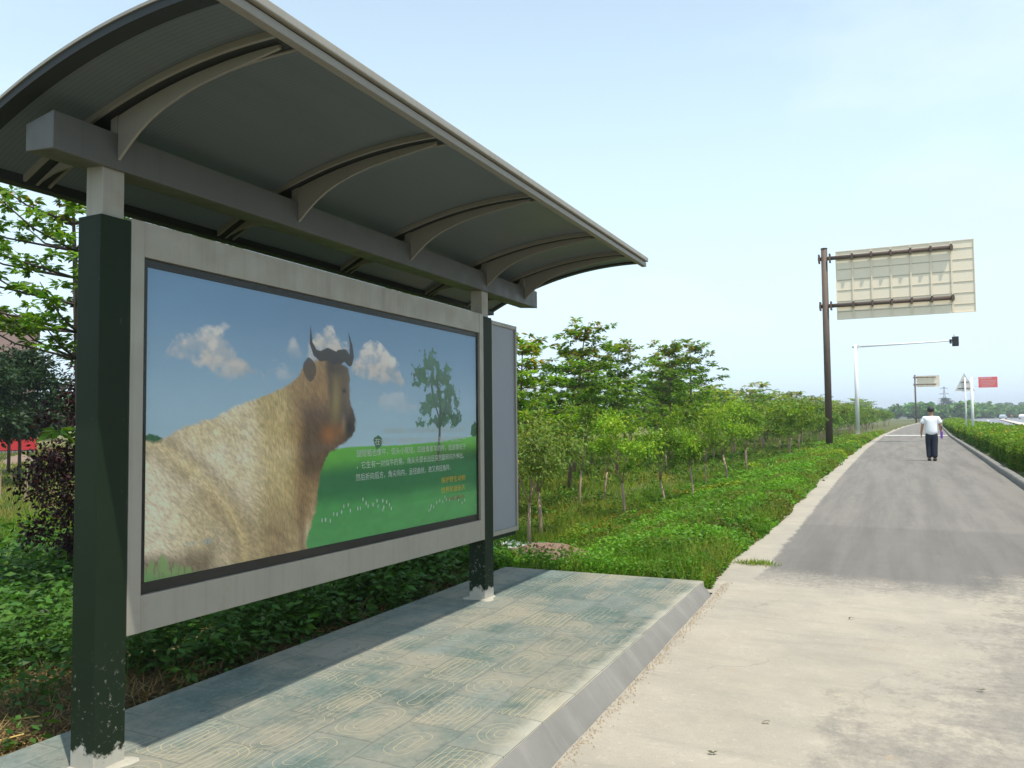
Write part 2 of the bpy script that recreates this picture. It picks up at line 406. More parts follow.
def terrain_mat():
    t = NT('soil_and_grass'); xyz = t.sep()
    a = t.mix(t.noise(1.2, 6, .6), (.045, .075, .02), (.10, .13, .035))
    a = t.mix(t.ramp(t.noise(.5, 5, .6), [(.45, 0), (.62, .8)]), a, (.20, .17, .08))
    a = t.mix(t.ramp(t.noise(7, 6, .65), [(.5, 0), (.7, .7)]), a, (.15, .105, .065))
    # bare patch of earth beside the platform end
    dx = t.math('ADD', xyz[0], 4.05); dy = t.math('ADD', xyz[1], -9.3)
    r = t.math('SQRT', t.math('ADD', t.math('MULTIPLY', dx, dx), t.math('MULTIPLY', t.math('MULTIPLY', dy, dy), .5)))
    m = t.ramp(t.math('ADD', r, t.math('MULTIPLY', t.noise(3, 5), .9)), [(.95, 1), (1.25, 0)])
    a = t.mix(m, a, t.mix(t.noise(12), (.24, .13, .08), (.36, .23, .15)))
    far = t.ramp(t.math('MULTIPLY', t.math('ADD', t.math('MULTIPLY', xyz[0], -1), -12), .03, clamp=True), [(0, 0), (.5, 1)])
    a = t.mix(t.math('MULTIPLY', far, .8), a, t.mix(t.noise(.25, 6, .6), (.10, .14, .035), (.27, .21, .10)))
    return t.done(t.pbr(a, .95, 0, t.bump(t.noise(25, 6), .6, .03), spec=.1))
M['terrain'] = terrain_mat()

# ------------------------------------------------------------------ ground sheet
def grid_axis(lo, hi, dense_lo, dense_hi, step, grow=1.18):
    a = list(np.arange(dense_lo, dense_hi+1e-6, step)); s = step
    while a[-1] < hi: s *= grow; a.append(min(a[-1]+s, hi))
    s = step; b = [dense_lo]
    while b[-1] > lo: s *= grow; b.append(max(b[-1]-s, lo))
    return np.array(sorted(set(b[1:] + a)))
def sheet(name, xs2, ys, zf, m, off=0):
    """xs2: function(y)->array of x, or array"""
    rows = []
    for y in ys:
        xx = xs2(y) if callable(xs2) else xs2
        rows.append(np.stack([xx, np.full(len(xx), y), zf(xx, np.full(len(xx), y))+off], 1))
    n = len(rows[0]); V = np.concatenate(rows); F = []
    for j in range(len(ys)-1):
        for i in range(n-1): a = j*n+i; F.append((a, a+1, a+n+1, a+n))
    me = bpy.data.meshes.new(name); me.from_pydata(V.tolist(), [], F); me.polygons.foreach_set('use_smooth', [True]*len(F))
    return link(name, me, m)
gx = grid_axis(-2600, 2600, -14, 8, .22); gy = grid_axis(-60, 3600, -1, 24, .3)
g = sheet('ground', gx, gy, TZ, M['terrain']); tag(g, kind='structure')

ys = np.concatenate([np.arange(-8, 40, .5), np.arange(40, 330, 4)])
def path_x(y):
    l = float(PL(y)) - .46; l = max(l, -1.42) if y < 6.7 else l
    return np.concatenate([[l, float(PL(y))], np.linspace(float(PL(y))+.3, float(PR(y)), 8)])
ys = np.concatenate([np.arange(-8, 6.6, .5), [6.66, 6.70], np.arange(7, 40, .4), np.arange(40, 330, 4)])
p = sheet('path', path_x, ys, lambda x, y: G(y), M['asphalt'], .006); tag(p, kind='structure')
co_ = np.zeros(len(p.data.vertices)*3); p.data.vertices.foreach_get('co', co_); co_ = co_.reshape(-1, 3)
at_ = p.data.attributes.new('from_edge', 'FLOAT', 'POINT'); at_.data.foreach_set('value', (co_[:, 0]-PL(co_[:, 1])).astype(np.float32))
# white line painted across the path and the strip of apron beside the kerb
t_ = sheet('painted_line', lambda y: np.linspace(PL(y), PR(y)-.1, 5), np.array([60.5, 62.5]), lambda x, y: G(y), plain('road_marking', (.62, .60, .54), .7, var=.15), .014)
tag(t_, kind='structure')

# right-hand kerb
def kerb_stone_mat():
    t = NT('kerb_stone'); xyz = t.sep(); c = t.mix(t.noise(2.5, 7, .7), (.12, .113, .10), (.30, .285, .25))
    f = t.math('FRACT', t.math('DIVIDE', xyz[1], .8)); j = t.ramp(f, [(0, 1), (.02, 1), (.035, 0), (1, 0)])
    c = t.mix(t.math('MULTIPLY', j, .8), c, (.05, .05, .04)); c = t.mix(t.ramp(t.noise(14, 6, .7), [(.55, 0), (.7, .6)]), c, (.09, .10, .07))
    return t.done(t.pbr(c, .9, 0, t.bump(t.noise(40, 5), .5, .01)))
def kerb_run():
    ks = np.concatenate([np.arange(-4, 60, .6), np.arange(60, 320, 4)])
    prof = [(0, -.05), (.004, .10), (.02, .125), (.13, .128), (.15, .10), (.15, -.05)]
    V = []; F = []
    for y in ks:
        for a, b in prof: V.append((float(PR(y))-.02+a, float(y), float(G(y))+b))
    n = len(prof)
    for j in range(len(ks)-1):
        for i in range(n-1): a = j*n+i; F.append((a, a+1, a+n+1, a+n))
    me = bpy.data.meshes.new('kerb'); me.from_pydata(V, [], F)
    o = link('kerb', me, kerb_stone_mat()); tag(o, kind='structure')
kerb_run()

# platform: paved top with a rendered, sloping kerb
def platform():
    x0, x1 = -3.37, -1.462; y0, y1 = -1.0, 6.66; zt = .144
    def top_x1(y): return x1 - .008*(y-2.8)
    V = []; F = []
    pts = [(x0, y0), (top_x1(y0), y0), (top_x1(y1), y1), (-3.31, y1-.08)]
    mb = MB(); mb.prism(pts, 'z', -.12, zt)
    bmesh.ops.bevel(mb.bm, geom=[e for e in mb.bm.edges if all(v.co.z > .1 for v in e.verts)], offset=.006, segments=2, affect='EDGES')
    o = mb.build('pavement', M['slate']); tag(o, kind='structure')
    # kerb slope in uneven hand-trowelled segments
    ks = np.arange(y0, y1+.001, .12); n = 5; V = []; F = []
    for y in ks:
        j = .010*(vnoise(np.array([y*2.7]), np.array([.5]), 4)[0]-.5)
        k = .016*(vnoise(np.array([y*3.9]), np.array([7.5]), 8)[0]-.5)
        a = top_x1(y); g0 = float(G(y))
        bx = -1.372 - .012*(y-3.2)
        for (x, z) in ((a+.001+j, zt-.003), (a+.014+j, zt-.014), (a*.55+bx*.45+.006+k, zt*.5+g0*.5+.006), (bx+k, g0+.012), (bx+.012+k, g0-.01)):
            V.append((x, float(y), z))
    for jj in range(len(ks)-1):
        for i in range(n-1): a = jj*n+i; F.append((a, a+1, a+n+1, a+n))
    e = len(V); last = V[-n:]
    V += [(last[0][0], y1, -.05)]; F.append(tuple([e-n, e-n+1, e-n+2, e-n+3, e-n+4, e]))
    me = bpy.data.meshes.new('platform_kerb'); me.from_pydata(V, [], F)
    me.polygons.foreach_set('use_smooth', [True]*len(F))
    o = link('platform_kerb', me, M['kerb']); tag(o, kind='structure')
platform()

# highway beyond the hedge
def hmed(y): return np.interp(y, [-20, 20, 89, 122, 237, 292, 450, 900], [6.5, 8.5, 12.2, 14.9, 24.8, 29.3, 50, 130])
def hleft(y): return np.interp(y, [-20, 89, 122, 237, 450, 900], [-0.5+6, 5.6, 7.4, 12.5, 28, 105])
hm = NT('highway_asphalt'); hm_ = hm.done(hm.pbr(hm.mix(hm.noise(.6, 5), (.17, .17, .175), (.24, .24, .245)), .6))
hy = np.concatenate([np.arange(20, 300, 8), np.arange(300, 900, 25)])
hw = sheet('highway', lambda y: np.linspace(hleft(y), hmed(y)+16, 6), hy, lambda x, y: x*0+.17, hm_, .004); tag(hw, kind='structure')
md = sheet('median_strip', lambda y: np.linspace(hmed(y)-.5, hmed(y)+.9, 3), hy, lambda x, y: x*0+.17+.14*(np.abs(x-hmed(y)-.2) < .9), plain('median_concrete', (.55, .50, .42), .9), .01); tag(md, kind='structure')
for k, off in enumerate((3.6,)):
    ln = sheet('lane_line', lambda y: np.linspace(hmed(y)-off-.1, hmed(y)-off+.1, 2), hy, lambda x, y: x*0+.178, M['lettering_white'], .004); tag(ln, kind='structure')
rl = sheet('road_shoulder_line', lambda y: np.linspace(hleft(y)+.4, hleft(y)+.65, 2), hy, lambda x, y: x*0+.178, M['lettering_white'], .004); tag(rl, kind='structure')

# ------------------------------------------------------------------ leaves and blades
def leaf_quads(c, size, wr=.45, up=.4, droop=.2, rs=None, dirs=None):
    """diamond leaves at centres c (n,3); size (n,)"""
    rs = rs or rng; n = len(c)
    if dirs is None:
        th = rs.uniform(0, 2*np.pi, n); d = np.stack([np.cos(th), np.sin(th), rs.normal(-droop, .45, n)], 1)
    else: d = dirs
    d = d/np.linalg.norm(d, axis=1, keepdims=True)
    nr = rs.normal(0, .7, (n, 3)); nr[:, 2] += up*2
    sd = np.cross(d, nr); sd /= (np.linalg.norm(sd, axis=1, keepdims=True)+1e-9)
    nn = np.cross(sd, d)
    s = np.asarray(size).reshape(-1, 1); w = s*wr*.5
    b = c - d*s*.5; tp = c + d*s*.5 - nn*s*.06
    l = c + sd*w + nn*s*.05 - d*s*.05; r = c - sd*w + nn*s*.05 - d*s*.05
    return np.stack([b, r, tp, l], 1).reshape(-1, 3)
def blade_tris(base, h, wd, lean=.35, rs=None):
    rs = rs or rng; n = len(base); th = rs.uniform(0, 2*np.pi, n)
    s = np.stack([np.cos(th), np.sin(th), np.zeros(n)], 1)*np.reshape(wd, (-1, 1))*.5
    ln = rs.normal(0, lean, (n, 2))*np.reshape(h, (-1, 1))
    t = base + np.stack([ln[:, 0], ln[:, 1], np.asarray(h)], 1)
    return np.stack([base-s, base+s, t], 1).reshape(-1, 3)
def tints(n, base=(1, 1, 1), var=.25, hue=.12, rs=None):
    rs = rs or rng
    v = rs.uniform(1-var, 1+var, (n, 1)); t = np.asarray(base)*v*np.ones((n, 3))
    h = rs.normal(0, hue, n); t[:, 0] *= 1+h*1.3; t[:, 2] *= 1-h*.6
    return np.clip(t, 0, 3)

ML = {}
ML['grass'] = leaf_mat('grass_leaf', (.115, .25, .016), .4)
ML['weed'] = leaf_mat('weed_leaf', (.050, .118, .016), .3)
ML['dry'] = leaf_mat('dry_grass', (.34, .26, .11), .3)
ML['bright'] = leaf_mat('bright_tree_leaf', (.19, .315, .018), .36)
ML['mid'] = leaf_mat('mid_tree_leaf', (.135, .245, .020), .36)
ML['dark'] = leaf_mat('dark_tree_leaf', (.026, .055, .018), .25)
ML['purple'] = leaf_mat('purple_leaf', (.045, .018, .022), .2)
ML['olive'] = leaf_mat('olive_tree_leaf', (.175, .25, .04), .34)
ML['hedge'] = leaf_mat('hedge_leaf', (.145, .25, .02), .4)
ML['bluegreen'] = leaf_mat('far_leaf', (.075, .15, .04), .25)

def scatter(n, x0, x1, y0, y1, keep=None, power=1.0):
    """random ground points, denser near the viewer's side (y small)"""
    u = rng.uniform(0, 1, n); y = (y0**(1-power) + u*(y1**(1-power)-y0**(1-power)))**(1/(1-power)) if power != 1 else y0*(y1/y0)**u
    x = rng.uniform(x0, x1, n)
    if keep is not None:
        k = keep(x, y); x, y = x[k], y[k]
    return x, y

# verge: clover-like green carpet beside the path
def verge():
    x, y = scatter(210000, -4.6, -1.0, 6.72, 75, power=1.6)
    edge = PL(y) - .30 - .16*(fbm(y*1.1, y*0+2, 4, 21)-.4)
    bare = np.hypot(x+4.0, (y-9.25)*.8) < .9+.35*(fbm(x*2, y*2, 3, 3)-.5)
    k = (x < edge) & ~((y < 6.8) & (x > -3.3)) & (~bare | (rng.uniform(0, 1, len(x)) < .12))
    x, y = x[k], y[k]; n = len(x); z = TZ(x, y)
    cl = fbm(x*1.6, y*1.6, 4, 31)
    sc = np.clip(np.sqrt(y/8), 1, 3.2)
    h = (.03 + .20*rng.uniform(0, 1, n)**1.5*(.25+1.5*cl**1.3))*ss((edge[k]-x)/.35+.35)
    c = np.stack([x, y, z+h], 1)
    t = tints(n, (1, 1, 1), .35, .12); t *= (.25+1.5*cl)[:, None]
    yel = (fbm(x*.5, y*.5, 3, 77) > .56); t[yel] *= np.array([1.6, 1.0, .9]); br_ = (fbm(x*1.3, y*1.3, 3, 79) > .62); t[br_] *= np.array([1.25, .7, 1.2])*.8
    s = .034*sc*rng.uniform(.7, 1.5, n)
    v = leaf_quads(c, s, .62, .5, 0)
    o = link('verge_grass', arrmesh('verge_grass', v, 4, t), ML['grass']); tag(o, 'low green clover and grass on the verge beside the path', 'grass', kind='stuff')
    x, y = scatter(70000, -5.5, -1.4, 6.75, 75, power=1.5)
    k = (x < PL(y)-.33-.12*(fbm(y*1.1, y*0+2, 4, 21)-.4)) & (fbm(x*.9, y*.9, 3, 41) > .38) & (np.hypot(x+4.0, (y-9.25)*.8) > .85)
    x, y = x[k], y[k]; n = len(x)
    b = np.stack([x, y, TZ(x, y)-.01], 1); h = rng.uniform(.08, .30, n); t = tints(n, (1.15, 1.0, 1), .3, .15)
    dry = rng.uniform(0, 1, n) < np.clip((fbm(x*.7, y*.7, 3, 88)-.45)*4, .05, .7); t[dry] = (2.5, 1.15, 3.0)
    v = blade_tris(b, h, .007*np.clip(np.sqrt(y/8), 1, 4)*1.4, .3)
    o = link('verge_blades', arrmesh('verge_blades', v, 3, t), ML['grass']); tag(o, 'thin upright grass blades among the verge clover', 'grass', kind='stuff')
verge()

# rough field under and behind the young trees
def field():
    x, y = scatter(190000, -26, -3.2, 6.8, 110, power=1.5)
    k = (x < -3.9-.5*(fbm(y*.4, y*0, 3, 51)-.5)) & (x > -.75*y-8)
    x, y = x[k], y[k]; n = len(x); d = np.hypot(x, y)
    cl = fbm(x*.55, y*.55, 4, 61); sc = np.clip(np.sqrt(d/10), .9, 4)
    b = np.stack([x, y, TZ(x, y)-.01], 1)
    h = (.06+.34*rng.uniform(0, 1, n)*np.clip(cl*2.6-.75, .12, 1.3)); t = tints(n, (1.2, 1.0, 1), .35, .15); t *= (.6+.8*fbm(x*1.3, y*1.3, 3, 5))[:, None]
    bare = (np.hypot(x+4.05, (y-9.3)*.7) < .8) & (rng.uniform(0, 1, n) < .9); h[bare] *= .05
    dryp = fbm(x*.22, y*.22, 3, 71); dry = rng.uniform(0, 1, n) < np.clip((dryp-.47)*4, .08, .75); t[dry] *= np.array([2.2, 1.15, 2.5])
    v = blade_tris(b, h, .011*sc*rng.uniform(.7, 1.6, n), .35)
    o = link('field_grass', arrmesh('field_grass', v, 3, t), ML['grass']); tag(o, 'rough tall grass of the field under the young trees', 'grass', kind='stuff')
field()
def clumps():
    V = []; T = []
    def grp(n, x0, x1, y0, y1, hh, power, keep, base):
        x, y = scatter(n, x0, x1, y0, y1, keep, power)
        for px, py in zip(x, y):
            d = math.hypot(px, py); lf = min(3.5, max(1, (d/8)**.8)); m = int(46/lf**.7); H = hh*random.uniform(.4, 1.25); W_ = random.uniform(.10, .26)*(.7+H*1.5)
            q = rng.normal(0, 1, (m, 3)); q /= np.linalg.norm(q, axis=1, keepdims=True); q[:, 2] = np.abs(q[:, 2])
            c = q*np.array([W_, W_, H])*rng.uniform(.5, 1.05, (m, 1)) + np.array([px, py, float(TZ(px, py))])
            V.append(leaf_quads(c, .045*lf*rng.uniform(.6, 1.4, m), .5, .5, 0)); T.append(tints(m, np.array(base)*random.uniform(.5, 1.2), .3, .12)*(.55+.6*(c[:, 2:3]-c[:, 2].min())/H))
    bare = lambda x, y: np.hypot(x+4.0, (y-9.25)*.8) > 1.15
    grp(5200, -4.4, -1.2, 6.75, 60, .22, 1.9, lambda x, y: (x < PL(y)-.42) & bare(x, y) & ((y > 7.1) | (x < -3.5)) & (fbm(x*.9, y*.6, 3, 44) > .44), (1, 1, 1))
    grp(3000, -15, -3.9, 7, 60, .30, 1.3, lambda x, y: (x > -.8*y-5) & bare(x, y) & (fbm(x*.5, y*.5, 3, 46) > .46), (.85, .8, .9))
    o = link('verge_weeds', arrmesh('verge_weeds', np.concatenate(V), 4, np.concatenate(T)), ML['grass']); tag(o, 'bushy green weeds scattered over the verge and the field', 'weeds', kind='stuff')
clumps()
def left_field():
    n = 120000; th = rng.uniform(math.radians(112), math.radians(158), n); r = 11.5*(80/11.5)**rng.uniform(0, 1, n)
    x = np.cos(th)*r; y = np.sin(th)*r; k = x < -6; x, y, r = x[k], y[k], r[k]; n = len(x)
    b = np.stack([x, y, TZ(x, y)-.02], 1); cl = fbm(x*.35, y*.35, 4, 81)
    h = .06+.28*rng.uniform(0, 1, n)*cl; t = tints(n, (1.0, .75, 1), .35, .15)
    dry = rng.uniform(0, 1, n) < np.where(r > 11, .6, .15)*np.clip(.4+1.5*(fbm(x*.3, y*.3, 3, 91)-.3), 0, 1.2); t[dry] = np.array([2.6, 1.0, 3.4])*rng.uniform(.7, 1.2, (dry.sum(), 1))
    v = blade_tris(b, h, .012*np.clip(r/10, .8, 5), .35)
    o = link('dry_field_grass', arrmesh('dry_field_grass', v, 3, t), ML['grass']); tag(o, 'patchy green and straw coloured grass of the field on the far left', 'grass', kind='stuff')
left_field()

# leafy weeds right behind the platform
def weeds():
    npl = 15000; x = -3.42-11*rng.uniform(0, 1, npl)**1.2; y = rng.uniform(.2, 9.6, npl)
    cl = fbm(x*.8, y*.8, 3, 101)
    k = (rng.uniform(0, 1, npl) < np.clip((-3.42-x)*2.0+.10, 0, 1)) & (cl > .30) & (x > -1.75*y-2.5) & (x > -13.5+.35*y+1.6*fbm(y*.8, y*0+1, 3, 8))
    k &= ~(np.hypot(x+4.05, (y-9.3)*.7) < .9) & ~((y < 3.1) & (x > -4.9+.5*fbm(y*3, x*3, 3, 5)) & (rng.uniform(0, 1, npl) > .12))
    x, y, cl = x[k], y[k], cl[k]; V = []; T = []; BV = []
    for px, py, q in zip(x, y, cl):
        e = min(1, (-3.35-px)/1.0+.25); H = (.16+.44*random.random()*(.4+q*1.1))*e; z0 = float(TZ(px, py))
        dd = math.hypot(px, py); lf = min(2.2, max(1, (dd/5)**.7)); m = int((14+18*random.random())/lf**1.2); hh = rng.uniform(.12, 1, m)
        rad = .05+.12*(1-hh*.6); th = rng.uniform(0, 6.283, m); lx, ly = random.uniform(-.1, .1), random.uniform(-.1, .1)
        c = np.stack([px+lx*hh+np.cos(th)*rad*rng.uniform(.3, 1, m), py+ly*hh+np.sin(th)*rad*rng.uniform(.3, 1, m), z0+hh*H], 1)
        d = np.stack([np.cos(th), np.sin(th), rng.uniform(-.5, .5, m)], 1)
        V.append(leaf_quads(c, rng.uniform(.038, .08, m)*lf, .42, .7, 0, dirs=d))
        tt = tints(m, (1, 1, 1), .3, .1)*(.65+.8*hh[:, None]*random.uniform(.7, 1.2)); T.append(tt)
        BV.append((px, py, z0, px+lx, py+ly, z0+H))
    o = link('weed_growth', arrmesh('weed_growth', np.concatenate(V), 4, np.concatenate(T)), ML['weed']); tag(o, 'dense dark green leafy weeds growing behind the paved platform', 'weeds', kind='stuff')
    BV = np.array(BV); s = np.array([.004, 0, 0])
    v = np.stack([BV[:, :3]-s, BV[:, :3]+s, BV[:, 3:]], 1).reshape(-1, 3)
    o.data.materials.append(M['bark'])
    o2 = link('weed_stems', arrmesh('weed_stems', v, 3, tints(len(BV), (1.5, 1, 1))), ML['weed']); tag(o2, 'thin stems of the weeds behind the platform', 'weeds', kind='stuff')
    # brown litter and dead stems along the platform edge
    n = 34000; x = -3.36-np.abs(rng.normal(0, .42, n)); y = rng.uniform(.3, 8.5, n); k_ = np.arange(n) < 18000; x[k_] = rng.uniform(-5.3, -3.36, 18000); y[k_] = rng.uniform(.8, 3.4, 18000)
    b = np.stack([x, y, TZ(x, y)+rng.uniform(.0, .05, n)], 1); th = rng.uniform(0, 6.28, n); l = rng.uniform(.03, .16, n)
    d = np.stack([np.cos(th)*l, np.sin(th)*l, rng.normal(.15, .3, n)*l], 1); sd = np.stack([-np.sin(th), np.cos(th), np.zeros(n)], 1)*.0035
    v = np.stack([b-sd, b+sd, b+d], 1).reshape(-1, 3); t = tints(n, (.9, .8, .8), .5, .1); t[rng.uniform(0, 1, n) < .5] *= .4
    o = link('dead_litter', arrmesh('dead_litter', v, 3, t), ML['dry']); tag(o, 'brown dead stalks and litter along the back edge of the platform', 'litter', kind='stuff')
weeds()

# gravel crumbs at the foot of the platform kerb and debris on the path
def crumbs():
    n = 900; y = rng.uniform(2.4, 7.1, n); x = -1.372-.012*(y-3.2)+.012+np.abs(rng.normal(0, .035, n)); V = []; 
    r = rng.uniform(.0025, .008, n)
    base = np.array([(1, 0, -.3), (-.5, .87, -.3), (-.5, -.87, -.3), (0, 0, .9)]); fc = [(0, 1, 3), (1, 2, 3), (2, 0, 3)]
    for i in range(n):
        q = base*rng.uniform(.7, 1.3, (4, 3))*r[i]; a = rng.uniform(0, 6.28); ca, sa = math.cos(a), math.sin(a)
        q = np.stack([q[:, 0]*ca-q[:, 1]*sa, q[:, 0]*sa+q[:, 1]*ca, q[:, 2]], 1) + np.array([x[i], y[i], float(G(y[i]))+.010])
        for f in fc: V.append(q[list(f)])
    o = link('gravel', arrmesh('gravel', np.concatenate(V), 3), plain('gravel_stone', (.42, .34, .24), .9, var=.5, vs=30)); tag(o, 'loose gravel crumbs along the foot of the platform kerb', 'gravel', kind='stuff')
    for (px, py) in ((-.62, 4.0), (-.78, 3.55), (.35, 4.9), (-.35, 6.2), (.9, 5.6)):
        v = leaf_quads(np.array([[px, py, float(G(py))+.018], [px+.018, py+.006, float(G(py))+.02]]), np.array([.035, .028]), .5, 2, 0)
        o = link('dead_leaf', arrmesh('dead_leaf', v, 4, tints(2, (.4, .5, .6))), ML['dry'])
        lab = {-.62: 'dark curled dead leaf on the pale path nearest the platform kerb', -.78: 'small dry leaf lying closest to the camera near the kerb',
               .35: 'tiny dead leaf in the middle of the pale sandy path', -.35: 'dry leaf near the far edge of the pale sandy patch', .9: 'dry leaf on the grey right side of the near path'}[px]
        tag(o, lab, 'dead leaf', 'dead leaves fallen on the path')
crumbs()

def tuft():
    n = 260; c = rng.normal(0, 1, (n, 3))*np.array([.11, .05, 0]); x = c[:, 0]-1.30; y = c[:, 1]+8.05
    h = rng.uniform(.01, .055, n); b = np.stack([x, y, np.full(n, float(G(8.)))+.012], 1); t = tints(n, (.9, .9, .9), .4, .2)
    t[rng.uniform(0, 1, n) < .4] = (2.6, 1.2, 3)
    o = link('weed_tuft', arrmesh('weed_tuft', np.concatenate([blade_tris(b, h, .012, .9)]), 3, t), ML['grass'])
    tag(o, 'small isolated weed tuft growing on the pale path edging', 'weed')
tuft()

# three straws by the near post
for i, (pts, lab) in enumerate(((((-4.55, 1.9, .10), (-4.2, 2.1, .07), (-3.75, 2.45, .10)), 'upper thin yellow straw lying on the ground behind the near green post'),
                   (((-4.2, 1.45, .05), (-3.85, 1.85, .06), (-3.55, 2.25, .12)), 'long yellow straw lying beside the paved platform left of the near post'),
                   (((-3.75, 1.3, .06), (-3.62, 1.55, .06), (-3.48, 1.85, .07)), 'short yellow straw at the bottom left edge beside the paving'))):
    o = MB().tube(pts, [.006, .006, .004], 6).build('dry_straw', plain('straw', (.55, .36, .10), .7) if i == 0 else bpy.data.materials['straw']); tag(o, lab, 'straw', 'dry straws on the ground')

# earth mound by the far end of the platform, lime scraps on it
def mound():
    n = 700; a = rng.uniform(0, 6.28, n); r = rng.uniform(0, 1, n)**.6; x = -4.15+np.cos(a)*r*.75; y = 9.2+np.sin(a)*r*.6
    V = []
    for i in range(n):
        s = rng.uniform(.008, .035)*(1.2-r[i]*.6); q = rng.normal(0, 1, (4, 3))*s*.6; q[3, 2] += s; q += (x[i], y[i], float(TZ(x[i], y[i]))+.24*(1-r[i]**2)**.8)
        for f in ((0, 1, 3), (1, 2, 3), (2, 0, 3), (0, 1, 2)): V.append(q[list(f)])
    o = link('earth_rubble', arrmesh('earth_rubble', np.concatenate(V), 3), plain('red_earth', (.24, .16, .11), .95, var=.4, vs=8)); tag(o, 'reddish earth rubble past the far end of the platform', 'rubble', kind='stuff')
    W_ = []; F_ = []; m_ = 20
    for i in range(m_):
        for j in range(m_):
            a, b = i/(m_-1)*2-1, j/(m_-1)*2-1; rr_ = min(1, math.hypot(a, b)); hh_ = .26*(1-rr_**2)**.8*(.7+.6*float(fbm(np.array([a*3]), np.array([b*3]), 3, 9)[0]))
            W_.append((-4.15+a*.85, 9.2+b*.7, float(TZ(-4.15+a*.85, 9.2+b*.7))+hh_-.04*rr_))
    for i in range(m_-1):
        for j in range(m_-1): q = i*m_+j; F_.append((q, q+1, q+m_+1, q+m_))
    me_ = bpy.data.meshes.new('earth_mound'); me_.from_pydata(W_, [], F_); me_.polygons.foreach_set('use_smooth', [True]*len(F_))
    tag(link('earth_mound', me_, plain('mound_earth', (.20, .125, .085), .95, var=.4, vs=7, bump=.8, bs=30)), 'low mound of reddish bare earth in the grass past the far end of the platform', 'earth mound')
    V = []
    for i in range(160):
        cx_, cy_ = -4.75+rng.normal(0, .22), 9.9+rng.normal(0, .10); s = rng.uniform(.015, .045); q = rng.normal(0, 1, (4, 3))*s*.6; q[3, 2] += s; q += (cx_, cy_, float(TZ(cx_, cy_))+.13)
        for f in ((0, 1, 3), (1, 2, 3), (2, 0, 3)): V.append(q[list(f)])
    o = link('lime_scraps', arrmesh('lime_scraps', np.concatenate(V), 3), plain('white_lime', (.75, .74, .72), .9)); tag(o, 'white lime scraps lying at the foot of the young trees', 'debris', kind='stuff')
mound()

# ------------------------------------------------------------------ the display shelter
SH = empty('display_shelter', (-2.835, 2.07, 0), 'curved-roof display shelter with two dark green posts and a wide poster on the paved platform', 'display shelter')
SAG = lambda co: Vector((co.x, co.y, co.z - .0125*co.y))          # the whole frame hangs slightly lower at its far end
def S(): return MB(SAG)
CREST, RAD = .785, 2.88
def zc(x): return 2.905 - (RAD - math.sqrt(RAD*RAD-(x-CREST)**2))
RB, RF, RN, RE = -.575, .93, -.27, 4.43                            # roof back, front, near, far

def sheet_mat():
    t = NT('tinted_ribbed_roof_sheet'); xyz = t.sep()
    rib = t.math('FRACT', t.math('MULTIPLY', xyz[1], 48))
    rb = t.ramp(rib, [(0, .0), (.12, 1), (.88, 1), (1, 0)])
    c = t.mix(rb, (.030, .035, .033), (.105, .115, .11)); c = t.mix(t.ramp(t.noise(1.3, 5, .6), [(.4, 0), (.7, .4)]), c, (.12, .125, .115))
    c = t.mix(t.ramp(t.noise(1, 3, .6, t.map(scale=(9, .8, 1))), [(.5, 0), (.75, .25)]), c, (.045, .05, .048))
    b = t.n('BsdfPrincipled'); t.set(b.inputs['Base Color'], c); b.inputs['Roughness'].default_value = .28; t.set(b.inputs['Normal'], t.bump(rb, .15, .002))
    tr = t.n('BsdfTranslucent'); tr.inputs[0].default_value = (.55, .60, .58, 1)
    m = t.n('MixShader'); m.inputs[0].default_value = .13
    t.t.links.new(b.outputs[0], m.inputs[1]); t.t.links.new(tr.outputs[0], m.inputs[2]); return t.done(m.outputs[0])

def arc_strip(name, m, xa, xb, ya, yb, lo, hi, parent=SH, n=28):
    mb = S(); V = []
    for i in range(n+1):
        x = xa+(xb-xa)*i/n; z = zc(x)
        V.append([mb.bm.verts.new(p) for p in ((x, ya, z+lo), (x, yb, z+lo), (x, yb, z+hi), (x, ya, z+hi))])
    for a, b in zip(V, V[1:]):
        for k in range(4): mb.bm.faces.new((a[k], a[(k+1) % 4], b[(k+1) % 4], b[k]))
    mb.bm.faces.new(V[0][::-1]); mb.bm.faces.new(V[-1])
    return mb.build(name, m, parent)

arc_strip('roof_sheet', sheet_mat(), RB+.01, RF-.01, RN+.01, RE-.01, -.004, .006)
o = arc_strip('end_rim', M['rim_dark'], RB, RF, RN-.004, RN+.062, -.016, .014); arc_strip('trim', M['alu'], RB, RF, RN-.010, RN+.02, .0145, .026, o)
o = arc_strip('end_rim', M['rim_dark'], RB, RF, RE-.062, RE+.004, -.016, .014); arc_strip('trim', M['alu'], RB, RF, RE-.02, RE+.010, .0145, .026, o)
zf = zc(RF)
o = S().box(RF-.028, RF+.012, RN-.01, RE+.01, zf-.042, zf-.008, .003).build('front_rim', M['tan_metal'], SH)
S().box(RF-.03, RF+.03, RN-.012, RE+.012, zf-.002, zf+.034, .005).build('trim', M['alu'], o)
zb_ = zc(RB)
S().box(RB-.02, RB+.045, RN-.006, RE+.006, zb_-.022, zb_+.03, .003).build('back_rim', M['rim_dark'], SH)

# the beam under the roof: taller in front than behind
mb = S(); mb.prism([(-.165, 2.556), (0, 2.543), (0, 2.692), (-.165, 2.664)], 'y', -.205, 4.245)
bmesh.ops.bevel(mb.bm, geom=list(mb.bm.edges), offset=.003, segments=1, affect='EDGES')
mb.build('beam', M['alu_dark'], SH)

